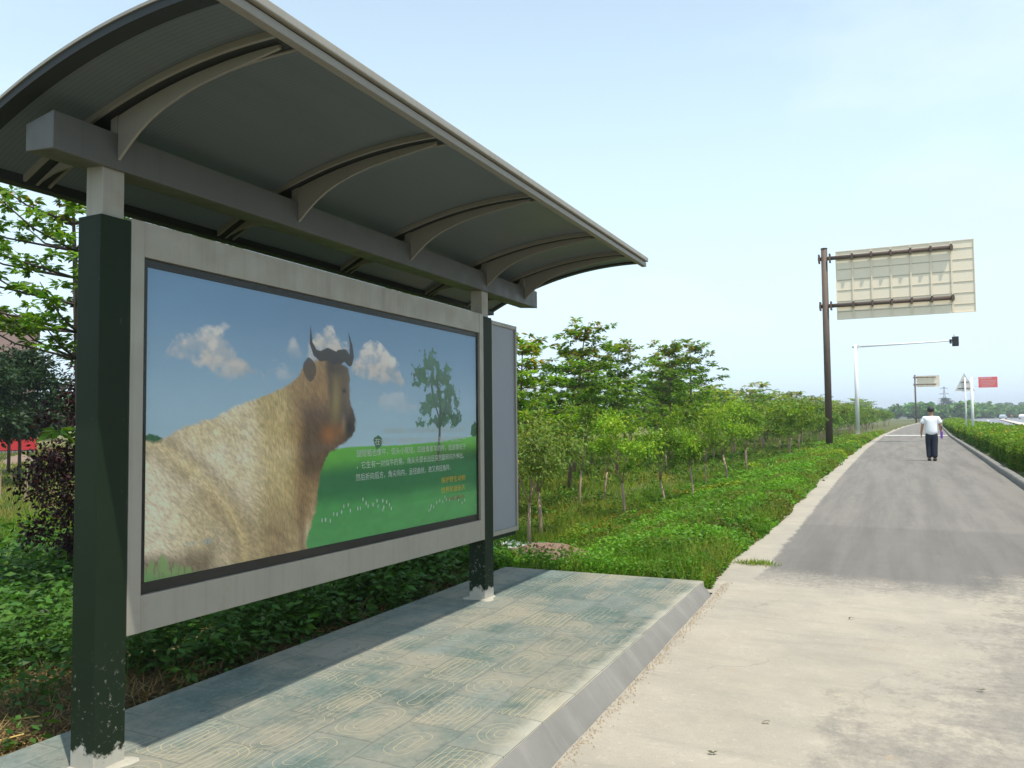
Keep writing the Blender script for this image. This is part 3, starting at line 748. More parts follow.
# ribs with tapered webs
fpts = [(0.001, 2.583), (.06, 2.634), (.12, 2.680), (.181, 2.717), (.26, 2.752), (.36, 2.783), (.457, 2.806), (.60, 2.828), (.713, 2.841), (.80, 2.852), (.86, 2.860)]
bpts = [(-.166, 2.572), (-.21, 2.595), (-.27, 2.600), (-.34, 2.598), (-.42, 2.590), (-.50, 2.578), (-.55, 2.565)]
def rib(y):
    f = arc_strip('rib', M['rim_dark'], RB+.03, .875, y-.048, y+.048, -.026, -.006, n=24)  # flange coloured dark: the shade on its underside is put into the colour
    for e in (-.062, .0485): arc_strip('edge_lip', M['tan_metal'], RB+.03, .885, y+e, y+e+.0135, -.032, -.006, f, n=24)
    for xb in (-.14, -.025): S().box(xb-.02, xb+.02, y-.006, y+.006, 2.66, zc(xb)-.02).build('bracket', M['tan_metal'], f)
    for nm, pts in (('web', fpts), ('web', bpts)):
        mb = S(); A = []
        for x, z in pts:
            zt = zc(x)-.031; z = min(z, zt-.004)
            A.append([mb.bm.verts.new(p) for p in ((x, y-.006, z), (x, y+.006, z), (x, y+.006, zt), (x, y-.006, zt))])
        for a, b in zip(A, A[1:]):
            for k in range(4): mb.bm.faces.new((a[k], a[(k+1) % 4], b[(k+1) % 4], b[k]))
        mb.bm.faces.new(A[0][::-1]); mb.bm.faces.new(A[-1])
        mb.build(nm, M['tan_metal'], f)
for y in (.076, 1.156, 2.232, 3.295, 3.99): rib(y)

# posts
for y0 in (0, 3.228):
    mb = S(); mb.box(-.1395, 0, y0, y0+.1385, .11, 2.345, .004); o = mb.build('post', M['green'], SH)
    mb = S(); mb.box(-.120, -.020, y0+.019, y0+.119, 2.3455, 2.555, .003); mb.build('post_sleeve', M['alu'], o)
# cement collars where the posts enter the paving
def collar_mat():
    t = NT('cement_collar'); c = t.mix(t.noise(12, 5), (.30, .28, .22), (.48, .44, .35)); return t.done(t.pbr(c, .95, 0, t.bump(t.noise(50, 4), .6, .006)))
cm_ = collar_mat()
for y0 in (0, 3.228):
    mb = MB(); n = 28; c = mb.bm.verts.new((-.07, y0+.07, .156)); R = []
    for k in range(n):
        a = 2*math.pi*k/n; r = .105+.022*math.sin(3*a+y0)+.012*random.random(); q = max(abs(math.cos(a)), abs(math.sin(a))); r = r/q*.92
        R.append((mb.bm.verts.new((-.07+math.cos(a)*r*.86, y0+.07+math.sin(a)*r*.86, .152)), mb.bm.verts.new((-.07+math.cos(a)*r, y0+.07+math.sin(a)*r, .1445))))
    for k in range(n):
        a, b = R[k], R[(k+1) % n]; mb.bm.faces.new((c, a[0], b[0])); mb.bm.faces.new((a[0], a[1], b[1], b[0]))
    mb.build('post_collar', cm_, SH)

# lit-box: four frame members, black gasket, poster, glass
FY0, FY1, FZ0, FZ1 = .1395, 3.2270, .640, 2.358
o = S(); o.box(-.125, .002, FY0, FY0+.064, FZ0, FZ1, .003); o.build('frame_stile', M['alu'], SH)
o = S(); o.box(-.125, .002, FY1-.060, FY1, FZ0, FZ1, .003); o.build('frame_stile', M['alu'], SH)
o = S(); o.box(-.125, .0, FY0+.0645, FY1-.0605, FZ1-.150, FZ1-.001, .002); o.build('frame_rail', M['alu'], SH)
o = S(); o.box(-.125, .0, FY0+.0645, FY1-.0605, FZ0+.001, FZ0+.152, .002); o.build('frame_rail', M['alu'], SH)
S().box(-.120, -.05, FY0+.002, FY1-.002, FZ0+.01, FZ1-.01).build('back_panel', M['alu_dark'], SH)
GY0, GY1, GZ0, GZ1 = FY0+.0645, FY1-.0605, FZ0+.152, FZ1-.150
PU, PV, PW, PH = .236, .838, 2.915, 1.335                         # poster origin (y,z) and size
mb = S()
mb.box(-.045, -.019, GY0, PU-.001, GZ0, GZ1); mb.box(-.045, -.019, PU+PW+.001, GY1, GZ0, GZ1)
mb.box(-.045, -.019, PU-.001, PU+PW+.001, GZ0, PV-.001); mb.box(-.045, -.019, PU-.001, PU+PW+.001, PV+PH+.001, GZ1)
mb.build('gasket', M['black'], SH)

def in_poly(u, v, P):
    r = np.zeros(u.shape, bool); n = len(P); j = n-1
    for i in range(n):
        (xi, yi), (xj, yj) = P[i], P[j]
        c = ((yi > v) != (yj > v)) & (u < (xj-xi)*(v-yi)/((yj-yi)+1e-12)+xi); r ^= c; j = i
    return r
def smooth_poly(P, k=6):
    out = []; n = len(P)
    for i in range(n):
        p0, p1, p2, p3 = [np.array(P[(i+d) % n], float) for d in (-1, 0, 1, 2)]
        for t in np.linspace(0, 1, k, endpoint=False):
            out.append(tuple(.5*((2*p1)+(-p0+p2)*t+(2*p0-5*p1+4*p2-p3)*t*t+(-p0+3*p1-3*p2+p3)*t**3)))
    return out
def near_line(u, v, P):
    d = np.full(u.shape, 9.)
    for (x0, y0), (x1, y1) in zip(P, P[1:]):
        dx, dy = x1-x0, y1-y0; t = np.clip(((u-x0)*dx+(v-y0)*dy)/(dx*dx+dy*dy), 0, 1); d = np.minimum(d, np.hypot(u-x0-t*dx, v-y0-t*dy))
    return d
def poster_paint():
    NU, NV = 760, 350
    U, V = np.meshgrid((np.arange(NU)+.5)/NU*PW, (np.arange(NV)+.5)/NV*PH, indexing='ij')
    lc = lambda r, g, b: np.array(lin(r, g, b))
    def over(img, mask, col): m = np.clip(mask, 0, 1)[..., None]; return img*(1-m)+col*m
    # sky
    t = ss((V-.5)/.85)[..., None]; img = lc(156, 188, 214)*(1-t)+lc(104, 146, 196)*t
    img = img*(.96+.08*fbm(U*3, V*6, 3, 1))[..., None]
    def cloud(img, P, seed, amt=.9):
        mu = np.mean(P, 0); n = fbm(U*11+seed, V*14, 5, seed); q = fbm(U*5, V*8+seed, 4, seed+3)
        d = near_line(U, V, P+[P[0]]); ins = in_poly(U, V, smooth_poly(P)); sdist = np.where(ins, d, -d)
        m = ss((sdist+.07*(n-.5)*2+.02)/.05)*(.6+.4*ss((n-.32)/.2))*ss((V-(min(p[1] for p in P)-.04))/.14+.2)
        hole = ss((q-.60)/.05)*.35
        shade = np.clip(.72+.5*(n-.4)+.25*(V-mu[1])/.15, .55, 1.02)[..., None]
        return over(img, m*amt*(1-hole*ins), lc(238, 232, 236)*shade)
    img = cloud(img, [(.10, .96), (.16, 1.05), (.27, 1.10), (.35, 1.14), (.44, 1.10), (.53, 1.03), (.66, .95), (.68, .89), (.45, .90), (.28, .95)], 5)
    img = cloud(img, [(1.03, 1.05), (1.09, 1.15), (1.19, 1.21), (1.28, 1.16), (1.36, 1.07), (1.2, 1.0)], 9)
    img = cloud(img, [(.82, 1.03), (.88, 1.09), (.96, 1.09), (.97, 1.04)], 15, .5)
    img = cloud(img, [(1.36, .98), (1.48, 1.11), (1.62, 1.19), (1.76, 1.13), (1.90, 1.0), (1.95, .92), (1.68, .95)], 21)
    img = cloud(img, [(.7, .93), (.9, .97), (1.05, .93), (.9, .88)], 25, .35); img = cloud(img, [(1.5, .80), (1.9, .86), (2.2, .78), (1.9, .74)], 29, .25)
    # meadow
    hz = np.interp(U, [0, .06, .5, 1.25, 1.39, 1.89, 2.38, 2.92], [.57, .59, .53, .53, .54, .54, .555, .59])+.004*fbm(U*20, U*0, 2, 2)
    gm = ss((hz-V)/.008); g = np.where((hz-V < .09)[..., None], lc(92, 168, 66), lc(62, 138, 70))
    d = ss((hz-V-.02-.04*fbm(U*1.5, V*2, 3, 4))/.12)[..., None]; g = lc(90, 168, 62)*(1-d)+lc(36, 108, 60)*d
    d = ss((.30-V-.10*(fbm(U*1.3, V*3, 3, 6)-.5)-.02*(U-1.9))/.12)[..., None]; g = g*(1-d)+lc(66, 146, 76)*d
    band = np.exp(-((V-.47+.04*(U-2.6))/.05)**2)*ss((U-1.9)/.6); g = g*(1-.45*band[..., None])
    g = g*(.86+.28*fbm(U*12, V*26, 4, 8))[..., None]; img = over(img, gm, g)
    # right-hand dark bush, small bush, left bush
    for (bu, bv, ru, rv) in ((2.88, .63, .05, .06), (1.665, .565, .05, .045), (.02, .585, .075, .04)):
        r = np.hypot((U-bu)/ru, (V-bv)/rv)+.7*(fbm(U*40, V*40, 3, 12)-.5); img = over(img, ss((1-r)/.15), lc(44, 92, 62)*(.8+.5*fbm(U*50, V*50, 2, 3))[..., None])
    # the tree: clumps of foliage on a forked trunk
    tr = np.minimum(near_line(U, V, [(2.36, .42), (2.385, .60), (2.40, .80), (2.35, 1.0)])-.010, near_line(U, V, [(2.39, .64), (2.48, .82), (2.50, .95)])-.004)
    tr = np.minimum(tr, near_line(U, V, [(2.39, .70), (2.30, .86), (2.27, .98)])-.004); img = over(img, ss((.008-tr)/.008), lc(70, 62, 66))
    n = fbm(U*30, V*30, 4, 33)
    for (bu, bv, ru, rv, lt) in ((2.27, 1.07, .13, .10, 1), (2.14, 1.00, .10, .075, .9), (2.42, 1.00, .15, .085, 1), (2.30, .96, .16, .06, .85), (2.53, .92, .10, .07, .9), (2.33, .84, .13, .07, .8), (2.47, .80, .12, .08, .8),
                                 (2.22, .78, .09, .06, .95), (2.42, .70, .17, .05, .7), (2.60, .71, .08, .045, .75), (2.19, .685, .09, .035, 1), (2.62, .82, .05, .05, .8)):
        r = np.hypot((U-bu)/ru, (V-bv)/rv)+2.2*(n-.5)+.8*(fbm(U*80, V*80, 3, 5)-.5); sh = np.clip(.55+.9*fbm(U*18, V*22, 3, int(bu*50))+.35*(V-bv)/rv*.4, .4, 1.35)
        img = over(img, ss((1-r)/.3)*.9, lc(58, 104, 72)*(sh*lt)[..., None])
    # the animal, golden-haired, seen from behind its shoulder, head turned up
    body = smooth_poly([(-.05, .53), (.07, .59), (.2, .65), (.38, .70), (.53, .76), (.7, .81), (.88, .88), (.95, .93), (1.0, .985), (1.07, 1.015), (1.16, 1.035), (1.27, 1.03), (1.36, 1.0), (1.385, .94), (1.385, .86), (1.40, .78), (1.435, .715), (1.44, .65), (1.405, .60),
                        (1.34, .565), (1.25, .53), (1.19, .49), (1.14, .42), (1.11, .34), (1.10, .24), (1.06, .14), (1.01, .03), (.96, -.08), (-.05, -.08)])
    jx = .016*(fbm(U*34+V*20, V*30-U*8, 3, 51)-.5); jy = .016*(fbm(U*24, V*60, 3, 53)-.5)
    bm_ = np.mean([in_poly(U+jx*q+dx, V+jy*q+dy, body) for q, dx, dy in ((1, 0, 0), (1.6, .006, 0), (1.6, -.006, .003), (.7, 0, -.006), (2.2, .002, .006))], 0)
    a = -.75; ru = U*math.cos(a)+V*math.sin(a); rv = -U*math.sin(a)+V*math.cos(a)
    wp = .05*(fbm(U*4, V*4, 3, 57)-.5)
    fur = fbm((ru+wp)*60, (rv+wp)*210, 3, 59); fur2 = fbm((U+V*.18+wp)*220, (V+wp)*40, 3, 61)
    fur = np.where(U > .7, fur2, fur); mot = fbm(U*4, V*4, 4, 63)
    c = lc(222, 210, 192)*np.ones(U.shape+(3,))
    def blend(c, m, col): m = np.clip(m, 0, 1)[..., None]; return c*(1-m)+lc(*col)*m
    c = blend(c, ss((mot-.40)/.22)*.55*ss(U/.3), (186, 170, 128))
    c = blend(c, ss((U-.50+.15*(mot-.5))/.25)*.75, (176, 156, 100))
    c = blend(c, ss((.45-V)/.30)*ss((U-.15)/.3)*.6, (164, 146, 108))
    gl = near_line(U, V, [(.03, .60), (.29, .43), (.46, .28), (.56, .12), (.58, -.02)])
    c = blend(c, np.exp(-(gl/.045)**2)*.45, (196, 172, 112)); c = blend(c, np.exp(-((gl-.05)/.035)**2)*.4, (128, 108, 78))
    c = blend(c, ss((.24-V-.12*mot)/.12)*ss((.48-U)/.2)*.85, (96, 80, 62))
    c = blend(c, ss((.30-V)/.2)*np.exp(-((U-.80)/.13)**2)*.75, (140, 118, 88))
    c = blend(c, ss((U-.84+.10*(V-.6)+.14*(mot-.5))/.14)*.8, (140, 110, 74))
    c = blend(c, ss((U-.92)/.11)*ss((V-.30)/.14)*ss((.86-V)/.14)*.88, (80, 57, 42))
    c = blend(c, np.exp(-((U-1.12)/.10)**2-((V-.86)/.10)**2)*.5, (142, 104, 62))
    c = blend(c, ss((U-1.03)/.04)*ss((.32-V)/.12)*.7, (168, 150, 118))
    c = blend(c, np.exp(-((U-.985)/.03)**2)*ss((.40-V)/.2)*.6, (112, 90, 66)); c = blend(c, np.exp(-((U-1.03)/.03)**2-((V-.07)/.08)**2)*.8, (196, 184, 158))
    c = c*(.62+.76*fur)[..., None]*(.72+.56*fbm(ru*22, rv*60, 4, 97))[..., None]
    # face
    fm = ss((U-1.19+.20*(V-.8))/.05)
    c = blend(c, fm*ss((V-.60)/.05)*.8, (70, 56, 48)); c = blend(c, np.exp(-((U-1.255)/.045)**2-((V-.80)/.13)**2)*.75, (150, 134, 78)); c = blend(c, np.exp(-((U-1.375)/.025)**2-((V-.84)/.13)**2)*.5, (120, 104, 88)); c = blend(c, np.exp(-((U-1.24)/.09)**2-((V-.985)/.035)**2)*.6, (36, 30, 30))
    c = blend(c, np.exp(-((U-1.20)/.06)**2-((V-.61)/.05)**2)*.85, (156, 98, 50)); c = blend(c, np.exp(-((U-1.30)/.045)**2-((V-.635)/.04)**2)*.7, (142, 92, 56))
    c = blend(c, np.exp(-((U-1.385)/.045)**2-((V-.645)/.075)**2)*1.0, (30, 28, 30)); c = blend(c, np.exp(-((U-1.335)/.018)**2-((V-.86)/.012)**2)*1.0, (14, 12, 12))
    c = blend(c, np.exp(-((U-1.33)/.02)**2-((V-.67)/.05)**2)*.35, (176, 160, 132)); c = blend(c, np.exp(-((U-1.215)/.03)**2-((V-.86)/.12)**2)*.5, (60, 44, 34))
    img = over(img, bm_, c)
    ear = in_poly(U, V, smooth_poly([(1.03, 1.03), (.985, .985), (1.00, .93), (1.05, .90), (1.09, .95), (1.08, 1.0)])); img = over(img, ear*.9, lc(74, 58, 48)*(.5+fur)[..., None])
    def horn(P, w0):
        m = np.zeros(U.shape); Q = [np.array(p) for p in P]; n_ = len(Q)
        pts = []
        for i in range(n_-1):
            for t_ in np.linspace(0, 1, 10): pts.append(Q[i]*(1-t_)+Q[i+1]*t_)
        for i, p_ in enumerate(pts):
            wd = w0*(1-i/len(pts))**.8+.004; m = np.maximum(m, ss((wd-np.hypot(U-p_[0], V-p_[1]))/.006))
        return m
    hc = lc(52, 48, 52)*np.ones(U.shape+(3,))*(.8+.5*np.clip((V-1.0)/.1, 0, 1))[..., None]
    img = over(img, horn([(1.245, 1.045), (1.19, 1.062), (1.13, 1.045), (1.085, 1.06), (1.05, 1.11), (1.045, 1.20)], .040), hc)
    img = over(img, horn([(1.295, 1.055), (1.34, 1.068), (1.385, 1.035), (1.405, 1.07), (1.40, 1.13), (1.375, 1.20)], .040), hc)
    # grass tufts at the lower left
    gr = fbm(U*90, V*12, 3, 71)*ss((.16-V-.5*np.abs(U-.09))/.1); img = over(img, ss((gr-.30)/.12)*.8, lc(118, 156, 92)); img = over(img, ss((.07-V-.3*U)/.05)*.6, lc(92, 148, 84))
    img = img*(.97+.06*rng.uniform(0, 1, U.shape))[..., None]
    img = np.clip(img*np.array([1.36, 1.26, 1.20])+np.array([.030, .034, .042]), 0, .95)  # brightened, with a pale blue-grey reflection haze painted into the print
    return U, V, img, NU, NV
def poster():
    U, V, img, NU, NV = poster_paint()
    gu = np.linspace(0, PW, NU+1); gv = np.linspace(0, PH, NV+1)
    A, B = np.meshgrid(gu, gv, indexing='ij'); A0 = A+PU; B0 = B+PV-.0125*A0
    co = np.stack([np.full(A.shape, -.026), A0, B0], -1)
    q = np.stack([co[:-1, :-1], co[1:, :-1], co[1:, 1:], co[:-1, 1:]], 2).reshape(-1, 3)
    me = arrmesh('poster', q, 4, img.reshape(-1, 3))
    t = NT('printed_poster'); a = t.n('Attribute'); a.attribute_name = 'tint'
    m = t.done(t.pbr(a.outputs['Color'], .5, spec=.3)); o = link('poster', me, m, SH)
    o['label'] = 'printed picture of a golden takin on a meadow with a lone tree, clouds and white text'
    return o
POSTER = poster()
def glass_mat():
    t = NT('clear_glass'); tr = t.n('BsdfTransparent'); tr.inputs[0].default_value = (.96, .95, .92, 1)
    gl = t.n('BsdfGlossy'); gl.inputs['Roughness'].default_value = .02; lw = t.n('LayerWeight'); lw.inputs[0].default_value = .5; fz = t.math('MULTIPLY_ADD', t.math('POWER', lw.outputs['Facing'], 5.0), .35, .012)
    m = t.n('MixShader'); t.t.links.new(fz, m.inputs[0]); t.t.links.new(tr.outputs[0], m.inputs[1]); t.t.links.new(gl.outputs[0], m.inputs[2])
    return t.done(m.outputs[0])
mb = S(); mb.box(-.018, -.013, GY0, GY1, GZ0, GZ1); mb.build('glass_pane', glass_mat(), SH)

# lettering printed on the poster
def text_mesh(body, u, v, width, height, m, name='lettering', rot=0.):
    cu = bpy.data.curves.new('t', 'FONT'); cu.body = body; cu.size = 1; cu.extrude = 0; cu.resolution_u = 2
    ob = bpy.data.objects.new('t', cu); COL.objects.link(ob); dg = bpy.context.evaluated_depsgraph_get(); dg.update()
    me = bpy.data.meshes.new_from_object(ob.evaluated_get(dg)); bpy.data.objects.remove(ob); bpy.data.curves.remove(cu)
    n = len(me.vertices)
    if n == 0: print('EMPTY TEXT', body); return
    co = np.zeros(n*3); me.vertices.foreach_get('co', co); co = co.reshape(-1, 3)
    w0, w1 = co[:, 0].min(), co[:, 0].max(); h0, h1 = co[:, 1].min(), co[:, 1].max()
    x = (co[:, 0]-w0)/(w1-w0)*width; y = (co[:, 1]-h0)/(h1-h0)*height
    yy = PU+u+x; zz = PV+v+y+rot*x-.0125*yy
    me.vertices.foreach_set('co', np.stack([np.full(n, -.0245), yy, zz], 1).ravel()); me.materials.clear()
    me.update(); return link(name, me, m, POSTER)
MW = plain('poster_white_ink', lin(205, 215, 215), .5, var=.02, bump=0); MY = plain('poster_yellow_ink', lin(214, 184, 60), .5, var=.02, bump=0); MR = plain('poster_brown_ink', lin(150, 100, 60), .5, var=.02, bump=0)
text_mesh('羚牛体形粗壮，分布于我国西部，是世界上公认的珍', 1.72, .61, 1.03, .040, MW, rot=.008)
text_mesh('在我国', 1.63, .545, .17, .040, MW); text_mesh('陕西数量最多，是中国特产动物之一', 1.88, .545, .87, .040, MW, rot=.004)
text_mesh('腿短粗也像牛，但头小尾短，四肢像家羊的样，脸部像驼于', 1.45, .475, 1.30, .044, MW, rot=.012)
text_mesh('，它生有一对似牛的角，角从头部长出后突然翻转向外伸出，', 1.45, .405, 1.27, .044, MW, rot=.016)
text_mesh('然后折向后方，角尖向内，呈扭曲状，故又称扭角羚。', 1.44, .335, 1.09, .044, MW, rot=.012)
text_mesh('保护野生动物', 2.40, .262, .34, .042, MY, rot=.01); text_mesh('世界和谐永久', 2.40, .192, .34, .042, MY, rot=.01); text_mesh('公益宣传', 2.48, .135, .25, .028, MR)
text_mesh('羚牛　摄影', .22, .115, .15, .028, MW)
def birds(P, r):
    mb = S()
    for i, (u, v) in enumerate(P):
        yy, zz = PU+u, PV+v; e = .3+.2*random.random()
        pts = [(yy+r*e*math.cos(a), zz+r*math.sin(a)) for a in np.linspace(0, 2*math.pi, 7)[:-1]]
        mb.bm.faces.new([mb.bm.verts.new((-.0245, p[0], p[1])) for p in pts])
    mb.build('white_marks', MW, POSTER)
birds([(1.14, .14), (1.17, .14), (1.21, .13), (1.24, .165), (1.27, .16), (1.31, .17), (1.33, .20), (1.37, .205), (1.39, .17), (1.46, .175), (1.485, .175), (1.51, .225), (1.54, .20), (1.56, .18), (1.61, .185), (1.65, .205), (1.66, .17), (1.71, .20), (1.72, .16), (1.75, .19), (1.78, .17), (1.71, .145), (1.80, .145)], .013)
birds([(2.24, .09), (2.27, .12), (2.30, .11), (2.26, .10), (2.34, .135), (2.38, .145), (2.42, .135), (2.45, .165), (2.47, .145), (2.51, .14), (2.58, .145), (2.64, .13), (2.69, .105), (2.73, .12), (2.60, .15)], .012)

# narrow side panel beyond the far post
wy0, wy1, wz0, wz1 = 3.368, 3.815, .645, 2.330
mb = S(); fr = .022
mb.box(-.125, .001, wy0, wy0+.012, wz0, wz1); mb.box(-.125, .001, wy1-fr, wy1, wz0, wz1)
mb.box(-.125, .0, wy0+.0125, wy1-fr-.0005, wz1-.03, wz1-.0005); mb.box(-.125, .0, wy0+.0125, wy1-fr-.0005, wz0+.0005, wz0+.034)
o = mb.build('side_frame', M['alu'], SH)
S().box(-.11, -.012, wy0+.013, wy1-fr-.001, wz0+.0345, wz1-.0305).build('side_panel', plain('grey_painted_panel', (.235, .25, .27), .45, .1, var=.08), SH)
S().box(-.122, -.02, wy0+.002, wy1-.01, wz0-.035, wz0-.0005).build('bottom_strip', M['green'], SH)  # dark strip along the bottom of the side panel

# ------------------------------------------------------------------ trees
def trunk_mesh(segs, m):
    mb = MB()
    for pts, rads, sg in segs: mb.tube(pts, rads, sg)
    return mb.build('trunk', m, None, smooth=True)
def unlink(o):
    for c in list(o.users_collection): c.objects.unlink(o)
    return o
def clump_leaves(cs, rs_, per, size, rg, wr=.45, shell=.55, base=(1, 1, 1)):
    V = []; T = []
    for (c, r, n) in zip(cs, rs_, per):
        d = rg.normal(0, 1, (n, 3)); d /= np.linalg.norm(d, axis=1, keepdims=True)
        q = rg.uniform(0, 1, (n, 1))**(1-shell*.7); p = np.array(c)+d*q*np.array(r)*(1+.12*rg.normal(0, 1, (n, 1)))
        th = d.copy(); th[:, 2] -= .25; th += rg.normal(0, .5, (n, 3))
        V.append(leaf_quads(p, size*rg.uniform(.65, 1.3, n), wr, .5, 0, rg, dirs=th))
        T.append(tints(n, np.array(base)*rg.uniform(.60, 1.30), .30, .12, rg))  # random tone per clump puts crown shading into the leaf tint
    return np.concatenate(V), np.concatenate(T)

def pom_tree(seed, H=2.0, W=1.5, leaf=.065, nleaf=3000, m='bright', bark='bark_pale', low=.36):
    """young lollipop tree: bare stem, forked into a rounded crown"""
    rg = np.random.default_rng(seed); fz = H*low*.98; segs = []
    lean = rg.normal(0, .05, 2)
    segs.append(([(0, 0, -.25), (lean[0]*.3, lean[1]*.3, fz*.5), (lean[0], lean[1], fz)], [.032, .027, .021], 7))
    cs = []; rr = []; per = []; ncl = 11
    for i in range(ncl):
        a = i*2.4+rg.uniform(-.4, .4); q = rg.uniform(.15, 1)**.6; hz = H*(low+.10+(1-low-.22)*rg.uniform(0, 1)); pr = math.sin(math.pi*min(1, max(.08, (hz-H*low)/(H*(1-low)))))**.6
        c = np.array([math.cos(a)*W*.38*q*pr, math.sin(a)*W*.38*q*pr, hz]); cs.append(c); r = W*rg.uniform(.15, .26); rr.append((r, r, r*.75)); per.append(int(nleaf/ncl))
    for c in cs[:6]:
        mid = np.array([lean[0]+c[0]*.45, lean[1]+c[1]*.45, fz+(c[2]-fz)*.55]); segs.append(([(lean[0], lean[1], fz-.02), tuple(mid), tuple(c)], [.009, .006, .003], 5))
    V, T = clump_leaves(cs, rr, per, leaf, rg)
    zz = V.reshape(-1, 4, 3)[:, 0, 2]
    # young shoots at the top are yellower (a colour of the leaves themselves)
    yo = rg.uniform(0, 1, len(T)) < np.clip((zz-H*.62)/(H*.5), .05, .6); T[yo] *= np.array([1.35, 1.18, .9])
    return segs, V, T, m, bark

def whorl_tree(seed, H=3.6, W=2.4, leaf=.15, nros=120, m='mid', bark='bark', low=.30, perros=26, red=True, wr=.34):
    """open tree with tiers of branches ending in rosettes of long leaves"""
    rg = np.random.default_rng(seed); segs = []; lean = rg.normal(0, .06, 2)
    tp = lambda h: np.array([lean[0]*h, lean[1]*h, h])
    segs.append(([tuple(tp(-.15)+np.array([0, 0, -.2])), tuple(tp(H*.35)), tuple(tp(H*.7)), tuple(tp(H*.98))], [.05, .042, .026, .008], 8))
    V = []; T = []; ntier = 7; ros = []
    for ti in range(ntier):
        h = H*(low+(1-low)*(ti+.3)/ntier); R = W*.5*(1-((ti)/(ntier))**1.6*.78)*(.75 if ti == 0 else 1); nb = 6 if ti < ntier-2 else 4
        for b in range(nb):
            a = 6.283*b/nb+ti*1.1+rg.uniform(-.35, .35); L_ = R*rg.uniform(.7, 1.12); rise = H*rg.uniform(.04, .11)
            p0 = tp(h); p2 = p0+np.array([math.cos(a)*L_, math.sin(a)*L_, rise]); p1 = p0+np.array([math.cos(a)*L_*.5, math.sin(a)*L_*.5, rise*.3])
            segs.append(([tuple(p0), tuple(p1), tuple(p2)], [.012, .008, .003], 5))
            for k in (1.0, .8, .58, .36):
                q = p0*(1-k)+p2*k+rg.normal(0, .06, 3)*np.array([1, 1, .5]); ros.append((q, ti))
                for e in range(1): ros.append((q+np.array([rg.normal(0, .17), rg.normal(0, .17), rg.normal(.02, .05)]), ti))
    ros.append((tp(H), ntier)); ros.append((tp(H*.94), ntier))
    if len(ros) > nros*2: ros = [ros[i] for i in rg.permutation(len(ros))[:nros*2]]
    for q, ti in ros:
        n = perros; th = rg.uniform(0, 6.283, n); el = rg.uniform(-.55, .35, n); d = np.stack([np.cos(th)*np.cos(el), np.sin(th)*np.cos(el), np.sin(el)], 1)
        s = leaf*rg.uniform(.55, 1.15, n); c = q+d*(s[:, None]*.55+rg.uniform(0, .05, (n, 1)))
        V.append(leaf_quads(c, s, wr, .8, 0, rg, dirs=d)); t = tints(n, np.array((1, 1, 1))*rg.uniform(.6, 1.35), .22, .1, rg)
        if red and ti >= ntier-2:
            k = rg.uniform(0, 1, n) < .22; t[k] *= (2.6, .85, 1.3)
        T.append(t)
    return segs, np.concatenate(V), np.concatenate(T), m, bark

def make_proto(name, spec):
    segs, V, T, m, bark = spec
    t = bpy.data.objects.new(name, None); tr = trunk_mesh(segs, M[bark]); unlink(tr); tr.parent = t
    cr = bpy.data.objects.new('crown', arrmesh('crown', V, 4, T)); cr.data.materials.append(ML[m]); cr.parent = t
    return t
def plant(proto, x, y, rz, sc, label, cat='tree', group=None, z=None):
    r = dup(proto, (x, y, float(TZ(x, y)) if z is None else z), rz, sc, label); r['category'] = cat
    if group: r['group'] = group
    r.name = proto.name
    return r
PP = [make_proto('young_round_tree', pom_tree(s, m=mm)) for s, mm in ((101, 'bright'), (102, 'mid'), (103, 'bright'), (104, 'olive'))]
PW_ = [make_proto('tiered_tree', whorl_tree(s, m=mm)) for s, mm in ((201, 'mid'), (202, 'bright'), (203, 'mid'))]
PFAR = [make_proto('young_round_tree', pom_tree(s, leaf=.13, nleaf=1300, W=1.8, m=mm)) for s, mm in ((301, 'bright'), (302, 'mid'), (303, 'olive'))]
PFW = [make_proto('tiered_tree', whorl_tree(s, leaf=.28, nros=45, perros=12, m=mm, W=2.6)) for s, mm in ((311, 'mid'), (312, 'bright'))]

gA = 'young round-headed trees along the verge'
near_list = [
    (PP[0], -4.40, 13.5, 0.3, 1.02, 'round young tree with a forked pale stem, nearest of those right of the far panel'),
    (PP[1], -4.15, 15.3, 2.1, (.8, .8, .84), 'second round young tree beyond the forked one, on a straight pale stem'),
    (PP[2], -3.80, 16.2, 4.0, (.85, .85, 1.12), 'round young tree with a bare Y-shaped fork showing below its crown'),
    (PP[3], -4.20, 19.2, 1.2, (.7, .7, .95), 'thin young tree half hidden behind the Y-forked one'),
    (PP[0], -4.00, 20.9, 5.0, 1.12, 'bushy bright round tree at the right end of the near cluster'),
    (PP[1], -4.25, 25.2, .6, 1.15, 'round young tree just past the bushy bright one'),
    (PP[2], -5.55, 33.0, 3.2, 1.2, 'round young tree before the rusty sign pole'),
    (PP[3], -5.0, 11.2, 2.6, 1.05, 'dark-shaded round young tree right beside the grey side panel'),
    (PP[1], -5.85, 15.0, 4.4, (.85, .85, 1.15), 'round young tree on a straight stem behind the front row'),
    (PP[0], -5.85, 16.5, 1.9, (.8, .8, .95), 'young tree with a leaning stem in the second row'),
    (PP[2], -7.0, 26.0, 2.9, 1.1, 'small round tree far back between the taller ones'),
    (PP[3], -4.75, 10.2, .9, .98, 'round young tree with its dark stem by the lime scraps'),
]
for pr, x, y, rz, sc, lab in near_list: plant(pr, x, y, rz, sc, lab, 'tree', gA)
gB = 'taller tiered trees behind the verge'
